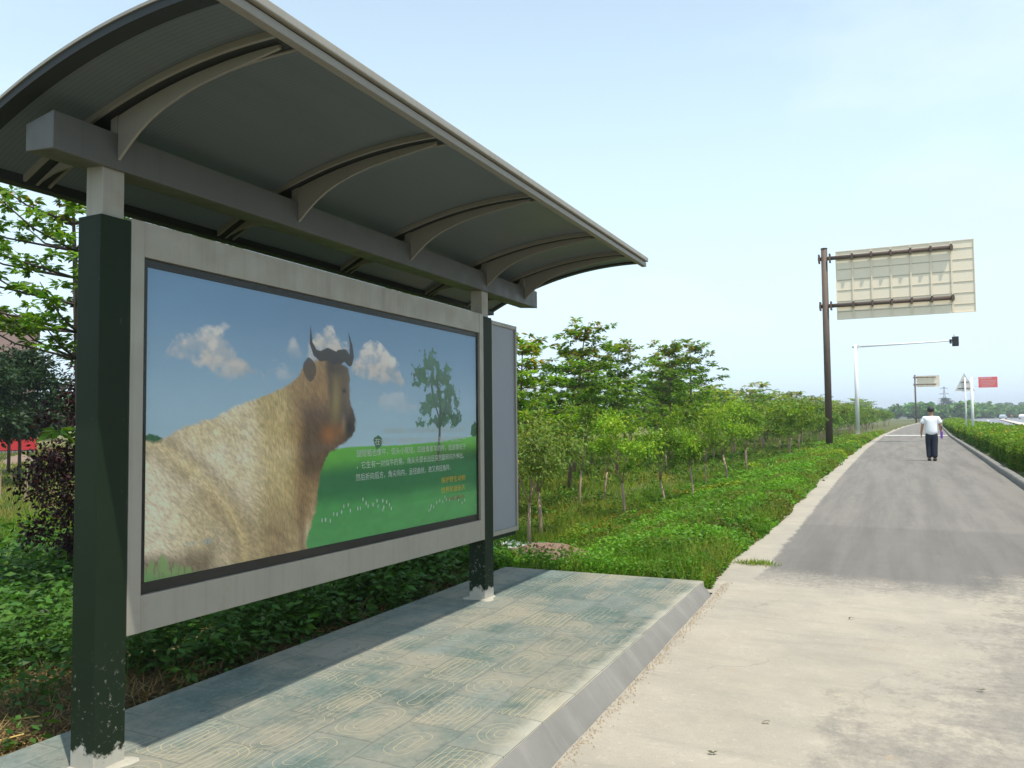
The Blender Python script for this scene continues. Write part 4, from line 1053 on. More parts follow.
tall = [
    (PW_[0], -7.4, 18.2, .4, (1.15, 1.15, 1.12), 'tall tiered tree with reddish shoots, highest right of the shelter'),
    (PW_[1], -6.4, 13.2, 2.0, (.95, .95, .93), 'bright tiered tree close beside the side panel'),
    (PW_[2], -7.6, 22.6, 3.5, (1.0, 1.0, 1.12), 'open tiered tree with flat branch layers, second peak right of the shelter'),
    (PW_[0], -7.2, 27.5, 5.2, (1.05, 1.05, 1.2), 'tiered tree with a pale leaning top in the middle of the tree line'),
    (PW_[2], -7.4, 31.5, 1.1, (1.35, 1.35, 1.32), 'dark wide tiered tree with a pointed top left of the sign pole'),
    (PW_[1], -8.8, 33.5, 4.1, (1.2, 1.2, 1.2), 'tiered tree partly hidden behind the dark pointed one'),
    (PW_[0], -9.5, 24.0, 2.2, (1.1, 1.1, 1.1), 'tiered tree set back behind the second peak'),
    (PW_[1], -5.6, 7.6, .2, (.92, .92, .88), 'slim tree with its stem rising just behind the far end of the poster'),
    (PW_[0], -5.7, 5.6, 4.0, (.95, .95, .93), 'leafy tree hidden behind the middle of the poster, leaves above its top edge'),
    (PW_[2], -6.6, 6.4, 1.5, (.95, .95, .92), 'leafy tree behind the near half of the poster'),
    (PW_[1], -9.0, 15.5, 5.5, (1.0, 1.0, .95), 'tiered tree in the back row right behind the bright one'),
    (PW_[2], -8.8, 12.2, .9, (.9, .9, .9), 'tiered tree behind the side panel'),
]
for pr, x, y, rz, sc, lab in tall: plant(pr, x, y, rz, sc, lab, 'tree', gB)
# the leafy tree at the far left of the picture
PL_ = make_proto('broad_leaved_tree', whorl_tree(401, H=3.9, W=3.0, leaf=.072, nros=300, perros=34, m='mid', bark='bark_dark', low=.58, red=True, wr=.48))
plant(PL_, -6.15, 4.42, .5, 1.0, 'large leafy tree with spreading drooping branches at the left edge behind the near post', 'tree')
plant(PP[1], -8.8, 4.3, 3.4, (1.1, 1.1, 1.32), 'round-headed tree cut by the left picture edge, below the drooping branches', 'tree')
# purple-leaved plum
def plum():
    rg = np.random.default_rng(5); cs = []; rr = []; per = []
    for i in range(110):
        h = rg.uniform(.15, 2.6); w_ = .66*math.sin(math.pi*min(.96, (h+.5)/3.2))**.5; a = rg.uniform(0, 6.28); q = rg.uniform(.1, 1)
        cs.append((math.cos(a)*w_*q, math.sin(a)*w_*q, h)); rr.append((.15, .15, .24)); per.append(150)
    V, T = clump_leaves(cs, rr, per, .055, rg)
    T[rg.uniform(0, 1, len(T)) < .15] *= (2.2, 1.6, 1.4)
    segs = [([(0, 0, -.3), (.02, 0, .4), (0, .03, 1.3), (0, 0, 2.5)], [.035, .03, .02, .006], 6)]+[([(0, 0, .35+.1*k), (c[0]*.5, c[1]*.5, (c[2]+.4)*.55), c], [.015, .01, .004], 5) for k, c in enumerate(cs[:12])]
    return segs, V, T, 'purple', 'bark_dark'
plant(make_proto('purple_plum', plum()), -7.65, 5.50, 0, 1.02, 'dark purple-leaved plum tree beside the near post', 'tree')
# dark trees in front of the building
def dense(seed, H=6, W=4.2, leaf=.22, n=11000, m='dark', low=.36):
    rg = np.random.default_rng(seed); cs = []; rr = []; per = []
    for i in range(44):
        h = H*(low+(1-low)*rg.uniform(0.02, .95)); w_ = W*.42*math.sin(math.pi*min(.97, max(.12, (h/H-low*.6)/(1.02-low*.6))))**.7; a = rg.uniform(0, 6.28); q = rg.uniform(.2, 1)**.6
        cs.append((math.cos(a)*w_*q, math.sin(a)*w_*q, h)); r = W*rg.uniform(.15, .23); rr.append((r, r, r*.8)); per.append(n//44)
    V, T = clump_leaves(cs, rr, per, leaf, rg)
    return [([(0, 0, -.5), (0, 0, H*.4), (.1, 0, H*.85)], [.07, .06, .02], 7)], V, T, m, 'bark_dark'
PD = [make_proto('dense_tree', dense(501)), make_proto('dense_tree', dense(502, H=5, W=4.6, m='mid'))]
plant(PD[0], -25.1, 15.6, .3, (.78, .78, .68), 'dark dense tree in front of the brick building, right one', 'tree', 'dark trees by the building')
plant(PD[0], -26.4, 14.2, 2.3, (.74, .74, .70), 'dark dense tree at the very left edge in front of the building', 'tree', 'dark trees by the building')
plant(PD[0], -29.6, 18.0, 4.1, (.9, .9, .64), 'dark dense tree standing between the building corner and the near post', 'tree', 'dark trees by the building')
plant(PD[0], -24.0, 13.4, 1.1, (.8, .8, .66), 'lower dark dense tree in front of the others at the left edge', 'tree', 'dark trees by the building')
# thin staked saplings on the left field
for (x, y, h, lab) in ((-18.6, 11.7, 1.1, 'thin leafless staked sapling on the left field, nearer one'), (-20.3, 12.1, 1.0, 'thin leafless staked sapling on the left field, farther one')):
    z = float(TZ(x, y)); t = empty('sapling', (x, y, z), lab, 'sapling', 'staked saplings on the left field')
    MB().tube([(0, 0, -.1), (.03, 0, h*.5), (.08, .05, h)], [.018, .014, .006], 6).build('trunk', M['bark_pale'], t); MB().tube([(.10, 0, -.1), (.06, .02, h*.8)], .012, 5).build('stake', M['bark_pale'], t)
    v, tt = clump_leaves([(.05, 0, h*.8)], [(.12, .12, .2)], [60], .06, np.random.default_rng(int(-x))); l = link('crown', arrmesh('crown', v, 4, tt), ML['mid'], t)

# long line of trees running away along the path
def tree_line():
    rg = np.random.default_rng(77); k = 0
    ords = ['nearest', 'second', 'third', 'fourth', 'fifth', 'sixth', 'seventh', 'eighth', 'ninth', 'tenth', 'eleventh', 'twelfth', 'thirteenth', 'fourteenth', 'fifteenth', 'sixteenth', 'seventeenth', 'eighteenth', 'nineteenth', 'twentieth', 'twenty-first', 'twenty-second', 'twenty-third', 'twenty-fourth', 'twenty-fifth', 'twenty-sixth', 'twenty-seventh', 'twenty-eighth', 'twenty-ninth', 'thirtieth']
    rows = [(3.5, 37, 1.04, 'front row', 'P', 1.12), (5.6, 29.5, 1.043, 'second row', 'P', 1.25), (8.2, 36, 1.045, 'third row', 'W', 1.0), (11.5, 30, 1.05, 'back row', 'W', 1.02)]
    for off, y, gr, rn, kd, sc in rows:
        i = 0
        while y < 265 and i < 30:
            pr = (PFAR if kd == 'P' else PFW)[rg.integers(0, 3 if kd == 'P' else 2)]; s = sc*rg.uniform(.85, 1.18)*(1+.0022*y)
            x = float(PL(y))-off+rg.normal(0, .3)-y*.012
            plant(pr, x, y+rg.normal(0, .4), rg.uniform(0, 6.28), (s*1.15, s*1.15, s*(1.0 if kd == 'P' else .92)), '%s tree from the camera in the %s of the long line by the path' % (ords[i], rn), 'tree', 'trees in the long line beside the path')
            y = y*gr+1.2; i += 1
tree_line()
# more trees filling the field between the young trees and the far line
def back_trees():
    rg = np.random.default_rng(99)
    pts = [(-9.6, 19.5, 'P'), (-10.2, 27.5, 'W'), (-11.2, 33, 'P'), (-12.6, 22.5, 'W'), (-13, 29, 'P'), (-11, 15.5, 'P'), (-13.5, 18.5, 'W'), (-15.5, 25, 'W'), (-16, 33, 'W'), (-17.5, 21, 'P'), (-8.6, 9.6, 'P'), (-7.2, 10.4, 'P'), (-10.5, 12.2, 'W')]
    where = ['just behind the open tiered tree', 'behind the pale leaning top', 'left of the dark pointed tree', 'in the middle depth of the field', 'deep in the field behind the round trees', 'behind the stems of the front row', 'far back beyond the tallest tree', 'in the deepest part of the grove', 'at the far end of the grove', 'low in the deep left of the grove', 'low behind the right post', 'between the right post and the dark-shaded tree', 'directly behind the side panel top']
    for (x, y, kd), wn in zip(pts, where):
        plant((PFAR if kd == 'P' else PFW)[rg.integers(0, 2)], x, y, rg.uniform(0, 6.28), rg.uniform(.9, 1.15), ('round small tree ' if kd == 'P' else 'tiered green tree ')+wn, 'tree', 'trees of the grove on the field')
back_trees()

# ------------------------------------------------------------------ far vegetation (reads as masses)
def far_wood():
    rg = np.random.default_rng(3); V = []; T = []
    def band(p0, p1, n, hmin, hmax, wid, leaf, base):
        p0 = np.array(p0, float); p1 = np.array(p1, float)
        for i in range(n):
            t = rg.uniform(0, 1); c = p0*(1-t)+p1*t+rg.normal(0, wid, 2); h = rg.uniform(hmin, hmax); m = 130
            d = rg.normal(0, 1, (m, 3)); d /= np.linalg.norm(d, axis=1, keepdims=True); q = rg.uniform(.5, 1, (m, 1)); P = np.array([c[0], c[1], h*.5])+d*q*np.array([h*.42, h*.42, h*.42])
            V.append(leaf_quads(P, leaf*rg.uniform(.7, 1.3, m), .7, .3, 0, rg)); T.append(tints(m, np.array(base)*rg.uniform(.7, 1.25), .25, .08, rg))
    band((10, 330), (70, 640), 150, 5, 9, 6, 2.0, (1.5, 1.6, 1.2)); band((70, 640), (330, 820), 220, 6, 10, 12, 2.6, (1.2, 1.3, 1.1)); band((15, 420), (60, 470), 60, 5, 8, 8, 2.2, (1.4, 1.5, 1.1))
    band((120, 900), (620, 1000), 200, 10, 18, 30, 4.5, (1, 1, 1))
    band((-420, 330), (-160, 620), 160, 7, 12, 20, 3.2, (1.2, 1.2, 1)); band((-160, 620), (60, 900), 160, 8, 13, 20, 3.2, (1.1, 1.2, 1)); band((-330, 110), (-420, 330), 90, 7, 12, 14, 3, (1.2, 1.2, 1)); band((-90, 60), (-60, 140), 40, 4, 6.5, 8, 1.3, (1.5, 1.6, 1.1))
    o = link('far_wood', arrmesh('far_wood', np.concatenate(V), 4, np.concatenate(T)), ML['bluegreen']); tag(o, 'distant wood along the horizon, fading into haze', 'wood', kind='stuff')
far_wood()
t_ = make_proto('dense_tree', dense(601, H=13, W=11, leaf=.9, n=3600, m='dark', low=.1)); plant(t_, 27.5, 560, 0, 1, 'single dark round tree standing out above the far tree line below the pylon', 'tree', z=-.2)
def hills():
    for nm, ox, oy, ln, h, sd in (('hills', 900, 2350, 1900, 44, 3), ('hills', 1500, 1900, 900, 30, 6)):
        xs = np.linspace(-ln, ln, 160); V = []; F = []
        for j, (dy, k) in enumerate(((-160, 0), (-80, .6), (0, 1), (140, 0))):
            for x in xs:
                hh = h*(.25+.75*fbm(np.array([x*.004]), np.array([sd*1.]), 5, sd)[0])*k*float(ss((ln-abs(x))/400)); V.append((ox+x, oy+dy-x*.25, hh-1))
        n = len(xs)
        for j in range(3):
            for i in range(n-1): a = j*n+i; F.append((a, a+1, a+n+1, a+n))
        me = bpy.data.meshes.new(nm); me.from_pydata(V, [], F); tag(link(nm, me, plain('wooded_hill', (.05, .08, .045), .95, var=.4, vs=.02, bump=0)), kind='structure')
hills()

# ------------------------------------------------------------------ clipped hedge along the right of the path
def hedge():
    H = empty('hedge', (0, 0, 0), 'long clipped yellow-green hedge behind the kerb on the right of the path', 'hedge')
    def prof(y): return .34+.06*np.sin(y*.7)+.05*np.sin(y*1.9+1), 3.0, .56
    ysn = np.concatenate([np.arange(6, 60, .5), np.arange(60, 300, 4)]); V = []; F = []
    for y in ysn:
        a, b, h = prof(y); g0 = float(G(y))+.05
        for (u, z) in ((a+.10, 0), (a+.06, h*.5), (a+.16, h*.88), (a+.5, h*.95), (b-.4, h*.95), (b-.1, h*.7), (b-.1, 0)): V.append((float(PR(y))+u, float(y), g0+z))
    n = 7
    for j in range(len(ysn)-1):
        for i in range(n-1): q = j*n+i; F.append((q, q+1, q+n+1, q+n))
    me = bpy.data.meshes.new('inner_dark_core'); me.from_pydata(V, [], F); link('inner_dark_core', me, plain('hedge_inside', (.02, .03, .010), .95, var=.5, vs=12), H)  # dark core filling the hedge, its inner shade put into the colour
    N_ = 230000; u = rng.uniform(0, 1, N_); y = 8*(290/8)**(u**1.15); n = N_
    a, b, h = prof(y); t = rng.uniform(0, 1, n); side = t < .40; x = np.where(side, a+np.abs(rng.normal(0, .06, n)), a+.05+(b-a-.05)*rng.uniform(0, 1, n)); lump = .26*(fbm(x*1.8+y*.2, y*1.3, 4, 7)-.5)*2
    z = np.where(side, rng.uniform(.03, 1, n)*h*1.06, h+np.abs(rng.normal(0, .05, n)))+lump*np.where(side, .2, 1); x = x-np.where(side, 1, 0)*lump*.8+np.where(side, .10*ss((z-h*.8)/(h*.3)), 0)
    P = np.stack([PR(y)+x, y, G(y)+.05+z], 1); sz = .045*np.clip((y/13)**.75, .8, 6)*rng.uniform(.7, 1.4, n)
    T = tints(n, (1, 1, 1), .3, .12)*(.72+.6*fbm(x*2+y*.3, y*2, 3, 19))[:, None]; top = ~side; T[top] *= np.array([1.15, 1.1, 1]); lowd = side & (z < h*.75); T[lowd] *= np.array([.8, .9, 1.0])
    orange = rng.uniform(0, 1, n) < .06*(fbm(y*.8, x*.8, 3, 23) > .5); T[orange] *= (2.4, .9, .8)
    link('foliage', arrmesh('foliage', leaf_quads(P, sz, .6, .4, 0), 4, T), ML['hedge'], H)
    # shoots sticking out of the clipped top
    m = 9000; y = 8*(120/8)**rng.uniform(0, 1, m); a, b, h = prof(y); xx = a+(b-a)*rng.uniform(0, 1, m); B = np.stack([PR(y)+xx, y, G(y)+.05+h], 1)
    link('shoots', arrmesh('shoots', blade_tris(B, rng.uniform(.05, .17, m), .014*np.clip(y/14, 1, 4), .25), 3, tints(m, (1.2, 1.1, 1), .3)), ML['hedge'], H)
hedge()
def verge_right():
    n = 60000; y = 20*(500/20)**rng.uniform(0, 1, n); x = PR(y)+3.0+rng.uniform(0, 1, n)*(hleft(y)-PR(y)-2.8); P = np.stack([x, y, np.maximum(TZ(x, y), .1)], 1)
    o = link('roadside_grass', arrmesh('roadside_grass', blade_tris(P, rng.uniform(.1, .35, n), .05*np.clip(y/30, 1, 8), .4), 3, tints(n, (1.1, 1, 1), .3)), ML['grass']); tag(o, 'rough grass between the hedge and the highway', 'grass', kind='stuff')
verge_right()

# ------------------------------------------------------------------ gantry sign seen from behind
def gantry(x, y, zb, label, k=1.0, W=6.43, H=3.68, px=-.0, top=10.55, x0=.54, nv=6, nh=6, fine=True):
    t = empty('gantry_sign', (x, y, zb), label, 'road sign', 'sign boards on cantilever poles'); T = top-zb
    MB().tube([(0, 0, -.3), (0, 0, T)], [.18*k, .16*k], 16).build('pole', M['rust'], t, smooth=True)
    MB().tube([(0, 0, T), (0, 0, T+.03)], .18*k, 16).build('pole_cap', M['rust'], t)
    zt = T-.18; z0 = zt-H
    mb = MB(); mb.box(x0, x0+W, .16, .20, z0, zt, .01); b = mb.build('sign_board', M['panel_back'], t)
    mb = MB()
    for s in (x0, x0+W-.04): mb.box(s, s+.04, .13, .159, z0, zt)
    mb.box(x0+.041, x0+W-.041, .131, .159, z0, z0+.04); mb.box(x0+.041, x0+W-.041, .131, .159, zt-.04, zt); mb.build('edge_trim', M['panel_seam'], b)
    for i in range(nv):
        xx = x0+W*(i+.9)/(nv+1.0); o = MB().box(xx-.035, xx+.035, (.112), .1285, z0+.06, zt-.06).build('stiffener', M['panel_seam'], t)
    mb = MB()
    for j in range(nh):
        zz = z0+H*(j+.75)/(nh+.5); mb.box(x0+.05, x0+W-.05, .142, .157, zz-.02, zz+.02)
    mb.build('panel_joints', plain('sign_joint_cream', (.50, .44, .33), .6, var=.1) if 'sign_joint_cream' not in bpy.data.materials else bpy.data.materials['sign_joint_cream'], b)  # horizontal joint strips in a darker cream than the board
    for zz in (zt-.36, z0+.76*H/3.68):
        o = MB().tube([(-.32*k, 0, zz), (x0+W*.855, 0, zz+.0)], .105*k, 12).build('arm', M['rust'], t, smooth=True)
        mb = MB(); mb.box(-.30*k, -.22*k, -.22*k, .22*k, zz-.22*k, zz+.22*k); mb.box(.24*k, .32*k, -.22*k, .22*k, zz-.22*k, zz+.22*k); mb.build('flange', M['rust'], o)
        for i in range(nv):
            xx = x0+W*(i+.9)/(nv+1.0); MB().box(xx-.05*k, xx+.05*k, -.14*k, .088, zz-.15*k, zz+.15*k).build('clamp', M['rust'], o)
    return t
gantry(-3.275, 45.035, -.25, 'large cream sign board seen from behind on a rusty brown pole beside the path', x0=.545)
gantry(3.65, 190, -.1, 'small distant sign board seen from behind, above the walking person', k=1.0, W=4.3, H=2.4, top=10.4, x0=.35, nv=3, nh=2)

# white L-shaped pole with a signal box
def camera_pole():
    x, y = -2.88, 69.2; t = empty('signal_pole', (x, y, -.1), 'white pole with a long thin arm over the path and a black box', 'pole')
    MB().tube([(0, 0, -.2), (0, 0, 7.45)], [.17, .13], 14).build('pole', M['white_pole'], t, smooth=True)
    MB().box(-.35, .35, -.35, .35, 0.02, .14, .02).build('base_plate', M['edging'], t)
    MB().tube([(-.25, 0, 7.28), (3.5, 0, 7.34), (7.05, 0, 7.42)], [.085, .07, .055], 10).build('arm', M['white_pole'], t, smooth=True)
    MB().box(.15, .32, -.12, .12, 7.17, 7.41).build('bracket', M['white_pole'], t)
    b = MB().box(6.85, 7.3, -.18, .16, 6.98, 7.72, .04).build('signal_box', M['black'], t)
    for zz in (7.55, 7.34, 7.13): MB().prism([(6.90+.0, zz-.02), (7.25, zz-.02), (7.25, zz+.08), (7.08, zz+.115), (6.90, zz+.08)], 'y', .161, .33).build('visor', M['black'], b)
    MB().tube([(7.02, 0, 7.70), (6.98, 0, 7.9)], .02, 6).build('antenna', M['black'], t); MB().box(6.68, 6.82, -.1, .1, 7.2, 7.52).build('camera_housing', M['black'], t)
camera_pole()

# two signs standing in the hedge
def triangle_sign():
    y = 50.; x = 3.40; g0 = float(G(y)); t = empty('warning_sign', (x, y, g0), 'white backed triangular road sign on a thin pole in the hedge', 'road sign')
    MB().tube([(.02, .05, -.2), (.02, .05, 3.45)], .04, 10).build('pole', M['white_pole'], t, smooth=True)
    mb = MB(); mb.prism([(-.475, 2.70), (.485, 2.70), (.0, 3.70)], 'y', .10, .115); b = mb.build('sign_plate', M['sign_white'], t)
    mb = MB()
    P = [(-.475, 2.70), (.485, 2.70), (.0, 3.70)]
    for a, c in zip(P, P[1:]+P[:1]): mb.tube([(a[0], .10, a[1]), (c[0], .10, c[1])], .012, 6)
    mb.build('edge_rim', M['white_pole'], b); mb = MB(); mb.box(-.18, .2, .085, .0965, 3.18, 3.22); mb.box(-.32, .34, .085, .0965, 2.84, 2.88); mb.build('bracket', M['alu_dark'], t)
triangle_sign()
def red_sign():
    y = 49.6; x = 3.70; g0 = float(G(y)); t = empty('red_notice_sign', (x, y, g0), 'small faded red notice plate with white writing on a thick white pole in the hedge', 'sign')
    MB().tube([(0, 0, -.2), (0, 0, 3.42)], .068, 14).build('pole', M['white_pole'], t, smooth=True); MB().ball((0, 0, 3.42), (.068, .068, .03), 2).build('pole_cap', M['white_pole'], t)
    b = MB().box(.33, 1.22, -.012, .012, 2.86, 3.44, .004).build('sign_plate', M['red_sign'], t)
    for zz in (3.36, 2.94, 2.72): MB().box(.05, .35 if zz > 2.8 else .2, -.01, .01, zz-.012, zz+.012).build('bracket', M['white_pole'], t)
    mb = MB(); rows = [(3.36, .036, .39, .90), (3.24, .020, .45, 1.12), (3.16, .018, .42, 1.13), (3.08, .018, .42, 1.10), (3.0, .018, .45, 1.04), (2.93, .016, .49, .98)]
    rg = random.Random(4)
    for zz, hh, a, c in rows:
        xx = a
        while xx < c:
            wd = hh*1.3
            mb.box(xx, xx+wd, -.0155, -.0135, zz+hh*.62, zz+hh); mb.box(xx+wd*.4, xx+wd*.6, -.0155, -.0135, zz-hh, zz+hh*.55); mb.box(xx, xx+wd, -.0155, -.0135, zz-hh*.3, zz-hh*.02)
            xx += wd*1.35
    mb.build('lettering', M['lettering_white'], b)
red_sign()

# ------------------------------------------------------------------ people
def skin_mesh(joints, edges, name, m, parent, sub=2):
    """joints: (x,y,z,rx,ry); one continuous skinned surface"""
    me = bpy.data.meshes.new(name); me.from_pydata([j[:3] for j in joints], edges, [])
    o = bpy.data.objects.new(name, me); COL.objects.link(o); sk = o.modifiers.new('s', 'SKIN'); sk.use_smooth_shade = True
    for i, j in enumerate(joints):
        d = me.skin_vertices[0].data[i]; d.radius = (j[3], j[4] if len(j) > 4 else j[3]); d.use_root = (i == 0)
    ss_ = o.modifiers.new('u', 'SUBSURF'); ss_.levels = sub; ss_.render_levels = sub
    dg = bpy.context.evaluated_depsgraph_get(); dg.update(); nm = bpy.data.meshes.new_from_object(o.evaluated_get(dg)); bpy.data.objects.remove(o); bpy.data.meshes.remove(me)
    nm.name = name; nm.polygons.foreach_set('use_smooth', [True]*len(nm.polygons)); nm.materials.clear()
    return link(name, nm, m, parent)
SKIN = plain('skin', (.42, .22, .14), .55, var=.06, bump=0)
def person(x, y, z, sc, shirt, trousers, label, group=None, hatcol=None):
    t = empty('person', (x, y, z), label, 'person', group); t.scale = (sc, sc, sc)
    # body (facing +y, away from the camera); feet nearly together
    J = [(0, 0, .92, .13, .10), (0, -.01, 1.12, .13, .10), (0, 0, 1.32, .15, .10), (0, 0, 1.43, .07, .065), (0, .01, 1.50, .052, .052), (0, .02, 1.57, .072, .082), (0, .02, 1.66, .078, .09),
         (-.17, 0, 1.39, .055), (-.235, -.01, 1.15, .042), (-.265, .03, .93, .032), (-.27, .05, .84, .030, .018),
         (.17, 0, 1.39, .055), (.235, -.01, 1.15, .042), (.255, .04, .94, .032), (.262, .06, .85, .030, .018),
         (-.085, 0, .85, .085), (-.09, .05, .48, .06), (-.085, .0, .10, .042), (-.09, .10, .045, .035), (.085, 0, .85, .085), (.08, -.03, .48, .06), (.075, -.05, .10, .042), (.08, .05, .045, .035)]
    E_ = [(0, 1), (1, 2), (2, 3), (3, 4), (4, 5), (5, 6), (2, 7), (7, 8), (8, 9), (9, 10), (2, 11), (11, 12), (12, 13), (13, 14), (0, 15), (15, 16), (16, 17), (17, 18), (0, 19), (19, 20), (20, 21), (21, 22)]
    for side, hx in ((-1, 10), (1, 14)):                        # fingers and thumb rooted in the palm
        bx, by, bz = J[hx][:3]
        for f, (dy, ln) in enumerate(((-.024, .062), (-.008, .075), (.008, .078), (.022, .068))):
            J.append((bx, by+dy, bz-.03, .010)); J.append((bx-side*.004, by+dy+.006, bz-.03-ln*.55, .009)); J.append((bx-side*.016, by+dy+.012, bz-.03-ln, .007)); i = len(J); E_ += [(hx, i-3), (i-3, i-2), (i-2, i-1)]
        J.append((bx-side*.008, by+.040, bz+.0, .010)); J.append((bx-side*.014, by+.058, bz-.035, .009)); i = len(J); E_ += [(hx, i-2), (i-2, i-1)]
    skin_mesh(J, E_, 'body', SKIN, t, 1)
    mb = MB(); mb.ball((-.082, .015, 1.625), (.014, .028, .034), 2); mb.ball((.082, .015, 1.625), (.014, .028, .034), 2); mb.ball((0, .112, 1.615), (.013, .02, .022), 2); mb.build('ears_and_nose', SKIN, t, smooth=True)
    mb = MB(); mb.ball((-.032, .098, 1.64), .012, 2); mb.ball((.032, .098, 1.64), .012, 2); mb.ball((0, .102, 1.578), (.026, .008, .007), 2); mb.build('eyes_and_mouth', M['black'], t)
    # trousers, shirt, shoes, hair
    skin_mesh([(0, 0, 1.0, .155, .12), (0, 0, .88, .155, .13), (-.08, .0, .76, .105), (-.075, .035, .46, .09), (-.07, .0, .09, .082), (.08, 0, .76, .105), (.07, -.025, .46, .09), (.065, -.045, .09, .082)], [(0, 1), (1, 2), (2, 3), (3, 4), (1, 5), (5, 6), (6, 7)], 'trousers', trousers, t, 2)
    skin_mesh([(0, -.005, .80, .185, .145), (0, -.01, 1.02, .18, .145), (0, -.005, 1.26, .185, .135), (0, 0, 1.38, .15, .105), (0, 0, 1.455, .066, .062), (-.17, 0, 1.385, .085), (-.245, -.01, 1.20, .078), (.17, 0, 1.385, .085), (.245, -.01, 1.20, .078)],
              [(0, 1), (1, 2), (2, 3), (3, 4), (3, 5), (5, 6), (3, 7), (7, 8)], 'shirt', shirt, t, 2)
    for sx_, sy_ in ((-.075, .06), (.07, .01)): MB().ball((sx_, sy_, .045), (.055, .135, .05), 2).build('shoe', M['black'], t, smooth=True)
    mb = MB(); mb.ball((0, .002, 1.668), (.096, .104, .105), 3)
    for v in mb.bm.verts:
        if v.co.y > .06 and v.co.z < 1.69: v.co.y = .055
        if v.co.z < 1.60: v.co.z = 1.60-(1.60-v.co.z)*.5
    mb.build('hair', hatcol or plain('black_hair', (.018, .016, .017), .6, var=.3), t, smooth=True)
    return t
PM_ = person(.90, 26.5, .172, .93, plain('white_cotton', (.90, .90, .92), .8, var=.04, bump=.1), plain('navy_cloth', (.012, .018, .035), .8, var=.2),
             'person seen from behind in white short-sleeved shirt and navy trousers walking on the path')
PM_.scale = (1.0, 1.0, .915)
bag = empty('purple_bag', (1.165, 26.50, .84), 'small purple bag in the right hand of the walking person', 'bag')
MB().box(-.03, .03, -.09, .09, -.0, .22, .02).build('bag_body', plain('purple_cloth', (.20, .07, .42), .7), bag); MB().tube([(0, -.06, .25), (0, -.03, .37), (0, .03, .37), (0, .06, .25)], .008, 6).build('strap', M['black'], bag)
person(43.8, 395, .14, 1.05, plain('orange_vest', (.85, .22, .03), .7), plain('brown_cloth', (.12, .05, .03), .8), 'tiny distant person in an orange jacket standing at the highway edge', None)

# ------------------------------------------------------------------ cars
def car(paint):
    t = bpy.data.objects.new('parked_car', None)
    def add(o): unlink(o); o.parent = t; return o
    prof = [(-2.2, .35), (2.2, .35), (2.25, .75), (2.0, .95), (1.15, 1.02), (.55, 1.50), (-1.25, 1.52), (-1.95, 1.02), (-2.22, .95)]
    mb = MB(); mb.prism([(a, b) for a, b in prof], 'x', -.88, .88)
    for v in mb.bm.verts:
        if v.co.z > 1.2: v.co.x *= .80
    bmesh.ops.bevel(mb.bm, geom=list(mb.bm.edges), offset=.05, segments=2, affect='EDGES'); b = mb.build('body', paint); add(b)
    mb = MB(); q = [mb.bm.verts.new(p) for p in ((-.72, -.60, 1.44), (.72, -.60, 1.44), (.82, -1.14, 1.06), (-.82, -1.14, 1.06))]
    mb.bm.faces.new(q); add(mb.build('windscreen', M['black'])); t.children
    for s in (-1, 1):
        mb = MB(); mb.prism([(-1.0, 1.06), (.5, 1.06), (.25, 1.42), (-.5, 1.43)], 'x', s*.81, s*.90); add(mb.build('side_window', M['black'])); 
        mb = MB(); mb.ball((s*.62, -2.22, .72), (.16, .05, .08), 2); add(mb.build('headlight', M['lettering_white']))
    for sx_ in (-.8, .8):
        for sy_ in (-1.35, 1.35):
            mb = MB(); mb.tube([(sx_-.1, sy_, .33), (sx_+.1, sy_, .33)], .33, 16); add(mb.build('wheel', M['black']))
    for nm in ('windscreen',): pass
    return t
CW = car(plain('white_car_paint', (.78, .78, .78), .3, var=.03, bump=0)); CS_ = car(plain('silver_car_paint', (.45, .5, .55), .3, .3, var=.03, bump=0))
# the profile runs nose towards +y in the prism; cars come towards the camera, so turn them round where needed
for pr, x, y, rz, lab in ((CS_, 35.6, 345, -.22, 'silver car on the highway, leftmost of the distant cars'), (CW, 42.6, 352, -.22, 'white car on the highway, middle of the distant cars'), (CW, 46.4, 338, -.22, 'white car at the right edge of the picture on the highway')):
    c = dup(pr, (x, y, .18), rz, 1.15, lab); c['category'] = 'car'; c['group'] = 'cars on the highway'; c.name = 'car'

# ------------------------------------------------------------------ pylon
def pylon():
    x, y = 38.3, 800; t = empty('power_pylon', (x, y, -1), 'tall thin lattice electricity pylon far beyond the tree line', 'pylon'); H = 29
    mb = MB(); w0, w1 = 2.2, .4; lv = np.linspace(0, H, 10)
    cw_ = lambda z: w0+(w1-w0)*min(1, z/(H*.85)) 
    for sx_, sy_ in ((-1, -1), (1, -1), (1, 1), (-1, 1)):
        mb.tube([(sx_*cw_(z), sy_*cw_(z), z) for z in lv], .16, 4)
    for a, b in zip(lv, lv[1:]):
        for sx_ in (-1, 1):
            mb.tube([(sx_*cw_(a), -cw_(a), a), (-sx_*cw_(b), -cw_(b), b)], .09, 4); mb.tube([(sx_*cw_(a), cw_(a), a), (sx_*cw_(b), -cw_(b), b)], .09, 4)
    mb.build('tower', M['alu_dark'], t)
    for z, l in ((H*.62, 5.0), (H*.77, 4.2), (H*.94, 3.2)):
        mb = MB(); mb.tube([(-l, 0, z), (0, 0, z+.9), (l, 0, z)], .14, 4); mb.tube([(-l, 0, z), (l, 0, z)], .14, 4); mb.build('crossarm', M['alu_dark'], t)
pylon()

